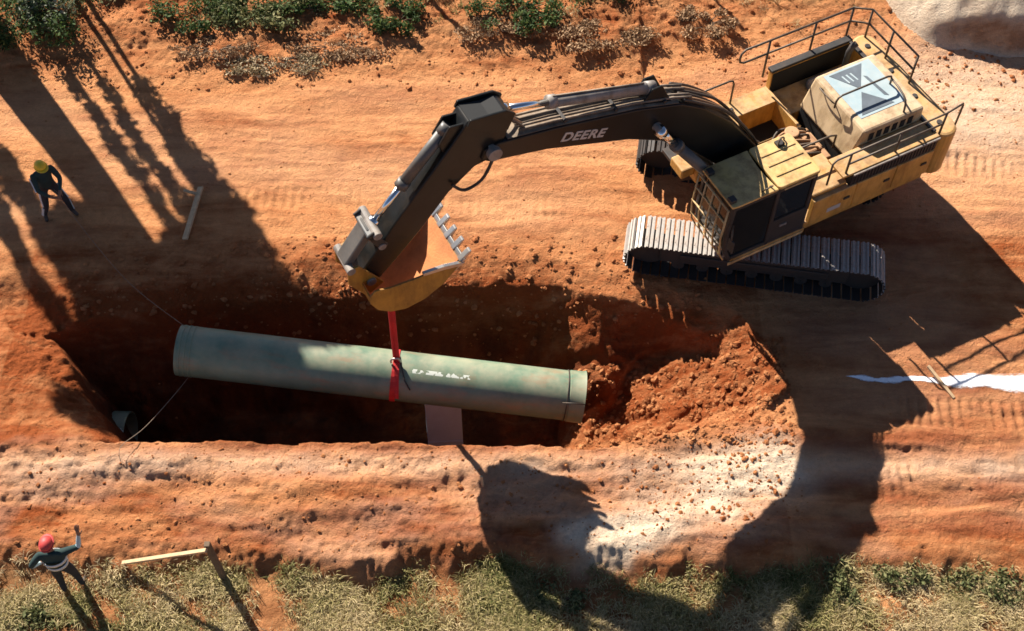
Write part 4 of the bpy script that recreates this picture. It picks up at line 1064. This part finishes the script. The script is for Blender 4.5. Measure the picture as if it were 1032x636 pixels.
# signaller at the grass edge
pb = on_ground(76, 592)
person('person', 'worker in red helmet and banded dark jacket raising one arm by the grass', pb + Vector((0, 0, -.02)), R(8),
       dict(elR=(.44, .06, 1.44), wrR=(.50, .14, 1.70), haR=(.51, .16, 1.79), elL=(-.38, -.08, 1.20), wrL=(-.30, .06, 1.00), haL=(-.24, .12, .96), anL=(-.15, -.06, .09), knL=(-.13, .0, .5), toL=(-.19, .10, .04), anR=(.14, .02, .09), knR=(.12, .05, .5), toR=(.18, .18, .04)),
       dict(shirt='navy', trousers='charcoal', skin='skin', boots='boot', sleeve='pale_cloth'), 'helm_r', band=True, size=1.05)


# ------------------------------------------------------------------ vegetation
def leaves(mb, n, c, rad, size, shape='ball', flat=.0):
    c = np.array(c, float); rad = np.array(rad, float)
    u = RNG.normal(size=(n, 3)); u /= np.linalg.norm(u, axis=1)[:, None]
    p = c + u * rad * (RNG.random((n, 1)) ** .45)
    d = RNG.normal(size=(n, 3)); d[:, 2] *= .6; d /= np.linalg.norm(d, axis=1)[:, None]
    e = np.cross(d, RNG.normal(size=(n, 3))); e /= np.linalg.norm(e, axis=1)[:, None]
    s = size * (.6 + .8 * RNG.random((n, 1)))
    a = p - d * s; b = p + e * s * .42; g = p + d * s; h = p - e * s * .42
    k = len(mb.v); vs = np.stack([a, b, g, h], 1).reshape(-1, 3)
    mb.v.extend(map(tuple, vs.tolist())); mb.f.extend([(k + 4 * i, k + 4 * i + 1, k + 4 * i + 2, k + 4 * i + 3) for i in range(n)])
    mb.a.extend(np.repeat(RNG.random(n), 4).tolist())


def shrub(name, px, py, rx, ry, rzz, n, mat, label, cat='shrub', size=.05, lumps=15, group=None, stem='greywood'):
    p = on_ground(px, py); root = empty(name, p); tag(root, label, cat, group)
    mb = MB(); st = MB()
    for k in range(lumps):
        a = RNG.random() * 6.28; q = RNG.random() ** .5; f = .16 + .26 * RNG.random()
        c = (rx * q * math.cos(a), ry * q * math.sin(a), rzz * (.25 + .65 * RNG.random() * (1.1 - q)))
        leaves(mb, int(n / lumps * f / .29), c, (rx * f, ry * f * 1.2, rzz * (.15 + f)), size * RNG.uniform(.7, 1.25))
        st.tube([(c[0] * .1, c[1] * .1, -.06), (c[0] * .5, c[1] * .5, c[2] * .55), c], [.018, .012, .006], 5)
    mb.build('foliage', M[mat], root, fix=False); st.build('stem', M[stem], root)
    return root


for a in ((14, 22, 1.6, 1.0, .8, 3800, 'leaf', 'dark green shrub filling the top left corner above the bank'),
          (56, 22, .7, .6, 1.0, 1500, 'leafpale', 'silver leaved shrub standing out in the top left corner'),
          (95, -8, 1.3, .7, .5, 2200, 'weedleaf', 'low green shrub on the bank right of the silver shrub'),
          (205, 16, 1.3, .6, .42, 2400, 'leaf', 'dark green shrub on the bank, first left of the bright ones'),
          (262, 14, 1.4, .5, .34, 2200, 'weedleaf', 'light green trailing shrub on the bank above the leaf litter'),
          (330, 8, 1.3, .5, .36, 1800, 'leaf', 'small green shrub on the bank between two larger ones'),
          (402, 20, .7, .5, .42, 1700, 'leaf', 'bright green shrub on the bank left of the pole shadow'),
          (520, 14, 1.1, .6, .45, 2200, 'leaf', 'dark green shrub on the bank right of the pole shadow'),
          (610, -10, 1.0, .7, .7, 1600, 'leaf', 'small green shrub on the bank above the dry brush')):
    shrub('shrub', *a)
for a in ((590, 36, 1.6, .5, .12, 4200, 'dry', 'long heap of dry brush on the bank above the boom'),
          (500, 30, 1.0, .4, .10, 2000, 'dry', 'thin heap of dry brush left of the long heap'),
          (712, 24, .75, .55, .24, 3600, 'dry', 'round dry brush clump left of the excavator rail'),
          (345, 45, 1.2, .5, .07, 2200, 'dry', 'flat dry litter on the bank left of the bright shrub'),
          (265, 62, 1.3, .5, .06, 2600, 'litter', 'pale scrubby litter patch low on the bank'),
          (215, 48, .9, .4, .06, 1400, 'dry', 'small dry litter patch on the bank beside the pale one')):
    shrub('dry_brush', *a, cat='brush', size=.038)
for a in ((846, 590, .35, .45, .28, 900, 'weedleaf', 'green weed clump standing in the boom shadow by the grass'),
          (905, 580, .5, .3, .18, 700, 'weedleaf', 'low green weed right of the boom shadow'),
          (1000, 592, .8, .35, .18, 1000, 'weedleaf', 'wide green weed patch near the right edge of the grass'),
          (560, 606, .5, .3, .18, 700, 'weedleaf', 'green weed left of the boom shadow at the bottom edge'),
          (40, 628, .6, .3, .2, 1100, 'weedleaf', 'low green weed in front of the red helmet worker')):
    shrub('weed', *a, cat='weed', size=.04, lumps=22)


def tree(name, label, x, y, h, r, crown, n, size=.10, lean=(0, 0), limbs=6):
    z0 = hz(x, y); root = empty(name, (x, y, z0)); tag(root, label, 'tree', 'trees beside the trench')
    pts = [(0, 0, -.2)] + [(lean[0] * t ** 1.5 + .1 * math.sin(5 * t + x), lean[1] * t ** 1.5, h * t) for t in (.12, .3, .5, .7, .88, 1)]
    rs = [r * 1.35, r * 1.05, r * .92, r * .78, r * .6, r * .4, r * .15]
    tk = MB(); tk.tube(pts, rs, 12)
    mb = MB(); tot = sum(c[3] ** .8 for c in crown)
    for (cx, cy, cz, cr, czr) in crown:
        leaves(mb, int(n * cr ** .8 / tot), (cx, cy, cz), (cr, cr, czr), size)
        zi = max(.25 * h, min(cz - czr * .8, h * .92)); t = zi / h
        tk.tube([(lean[0] * t ** 1.5, lean[1] * t ** 1.5, zi), (cx * .6, cy * .6, (zi + cz) / 2), (cx, cy, cz)], [r * .35, r * .2, .02], 6)
    tk.build('trunk', M['bark'], root, smooth=True); mb.build('crown', M['leaf'], root, fix=False)


def streak_base(px, py, t):
    p = on_ground(px, py); return p.x - SD[0] * t, p.y - SD[1] * t


# big tree just outside the upper left corner; its trunk throws the broad band of shade
tx, ty = streak_base(28, 108, 4.6)
big = []
for k in range(26):
    a = RNG.random() * 6.28; q = RNG.random() ** .6
    big.append((-.5 + 2.1 * q * math.cos(a), 1.4 + 1.5 * q * math.sin(a), 9.3 + RNG.uniform(-1.5, 1.5), .8, .65))
tree('broad_tree', 'broad tree with a thick trunk at the upper left corner', tx, ty, 10.5, .50, big, 34000, .13, lean=(.3, .6))
# slender trees with plumes of foliage
for i, (px_, py_, top_, w_, lb) in enumerate(((72, 80, 9.6, .20, 'nearest the broad tree'), (106, 92, 9.4, .22, 'second from the broad tree'), (146, 90, 9.0, .26, 'farthest right of the row'), (176, 150, 8.6, .16, 'short one at the right end'), (0, 158, 9.0, .30, 'left of the broad tree'), (-4, 215, 8.8, .20, 'at the far left end'))):
    t0 = 5.0 + (i >= 3) * 2.2; bx, by = streak_base(px_, py_, t0 + .4); zlow = t0 * TT
    cr = []
    for k in range(9):
        zz = zlow + (top_ - zlow) * k / 8; cr.append((RNG.uniform(-.06, .06), RNG.uniform(-.06, .06), zz, w_ * (.7 + .5 * RNG.random()), .45))
    for k in range(5 if i < 3 else 1): a = RNG.random() * 6.28; cr.append((.5 * math.cos(a) + .2, .5 * math.sin(a), top_ + RNG.uniform(.2, .9), .6, .5))
    tree('slender_tree', 'slender young tree with a narrow plume of leaves, ' + lb, bx, by, top_, .06, cr, 3400, .10)


# grass: nobody could count it
def grass():
    n = 60000; x = RNG.uniform(-11.5, 11.5, n); y = np.where(RNG.random(n) < .93, RNG.uniform(-7.6, -4.7, n), RNG.uniform(8.2, 10.4, n))
    i = np.clip(np.searchsorted(GX, x) - 1, 0, nx - 1); j = np.clip(np.searchsorted(GY, y) - 1, 0, ny - 1)
    og = OG[j, i]; dens = np.clip(og * 1.5 - .1, 0, 1) * np.clip(.55 + 1.5 * fbm(x, y, .55, 3, 305), .04, 1)
    keep = RNG.random(n) < dens; x, y, i, j = x[keep][:16000], y[keep][:16000], i[keep][:16000], j[keep][:16000]
    z = ZZ[j, i]; m = len(x); B = 11
    tall = .6 + 1.0 * np.clip(.5 + 1.2 * fbm(x, y, .9, 3, 311), 0, 1)
    hue = .67 + .75 * fbm(x, y, 1.1, 3, 300) + RNG.normal(size=m) * .12
    X = np.repeat(x, B) + RNG.normal(size=m * B) * .045; Y = np.repeat(y, B) + RNG.normal(size=m * B) * .045; Zb = np.repeat(z, B) - .015
    L_ = RNG.uniform(.05, .17, m * B) * np.repeat(tall, B); w = RNG.uniform(.004, .0085, m * B); t = RNG.uniform(.2, 1.2, m * B); a = RNG.random(m * B) * 6.283
    dx, dy = np.cos(a), np.sin(a)
    P = np.empty((m * B, 5, 3))
    P[:, 0] = np.stack([X - dy * w, Y + dx * w, Zb], 1); P[:, 1] = np.stack([X + dy * w, Y - dx * w, Zb], 1)
    mx_, my_ = X + dx * L_ * t * .45, Y + dy * L_ * t * .45
    P[:, 2] = np.stack([mx_ + dy * w * .8, my_ - dx * w * .8, Zb + L_ * .7], 1); P[:, 3] = np.stack([mx_ - dy * w * .8, my_ + dx * w * .8, Zb + L_ * .7], 1)
    P[:, 4] = np.stack([X + dx * L_ * t, Y + dy * L_ * t, Zb + L_ * (1.02 - .25 * t)], 1)
    k = np.arange(m * B) * 5; loops = np.stack([k, k + 1, k + 2, k + 3, k + 3, k + 2, k + 4], 1).ravel()
    starts = (np.arange(m * B)[:, None] * 7 + np.array([0, 4])).ravel()
    me = bpy.data.meshes.new('grass'); me.vertices.add(m * B * 5); me.vertices.foreach_set('co', P.astype(np.float32).ravel())
    me.loops.add(len(loops)); me.loops.foreach_set('vertex_index', loops.astype(np.int32))
    me.polygons.add(len(starts)); me.polygons.foreach_set('loop_start', starts.astype(np.int32)); me.update(calc_edges=True)
    at = me.attributes.new('rnd', 'FLOAT', 'POINT'); at.data.foreach_set('value', np.repeat(np.clip(np.repeat(hue, B) + RNG.normal(size=m * B) * .16, 0, 1), 5).astype(np.float32))
    me.materials.append(M['grass']); o = bpy.data.objects.new('grass', me); col.objects.link(o)
    tag(o, 'short dry yellow green grass along the near edge', 'grass', kind='stuff')


grass()


# loose clods, too small to pick apart
def clods():
    base = []
    for s in range(6):
        bm = bmesh.new(); bmesh.ops.create_icosphere(bm, subdivisions=1, radius=1)
        for v in bm.verts: v.co *= .55 + .8 * RNG.random(); v.co.z *= .7
        base.append((np.array([v.co[:] for v in bm.verts]), [tuple(v.index for v in f.verts) for f in bm.faces])); bm.free()
    V = []; Fc = []; cnt = 0
    zones = [((1.2, 5.4, -3.0, -.5), 1500, .07), ((-9, 5, -5.3, -3.0), 1000, .042), ((-9, 4, .2, 2.0), 900, .07), ((-12, 12, 6.2, 9.4), 1500, .06), ((-12, 12, -5, 6), 1600, .026), ((8.5, 12.5, 4.5, 7.3), 160, .05), ((2.2, 5.4, -4.6, -2.9), 260, .05)]
    for (x0, x1, y0, y1), n, s in zones:
        for _ in range(n):
            x = RNG.uniform(x0, x1); y = RNG.uniform(y0, y1); r = s * (.3 + .9 * RNG.random() ** 4)
            z = hz(x, y)
            if z < -2.6: continue
            b, f = base[int(RNG.integers(6))]; a = RNG.random() * 6.28; ca_, sa = math.cos(a), math.sin(a)
            v = b * r; k = len(V)
            V += [(x + p[0] * ca_ - p[1] * sa, y + p[0] * sa + p[1] * ca_, z + r * .05 + p[2]) for p in v]; Fc += [tuple(i + k for i in t) for t in f]
    mb = MB(); mb.v = V; mb.f = Fc; o = mb.build('soil_clods', M['clod'], fix=False); tag(o, 'loose red soil clods scattered over the ground', 'soil', kind='stuff')


clods()
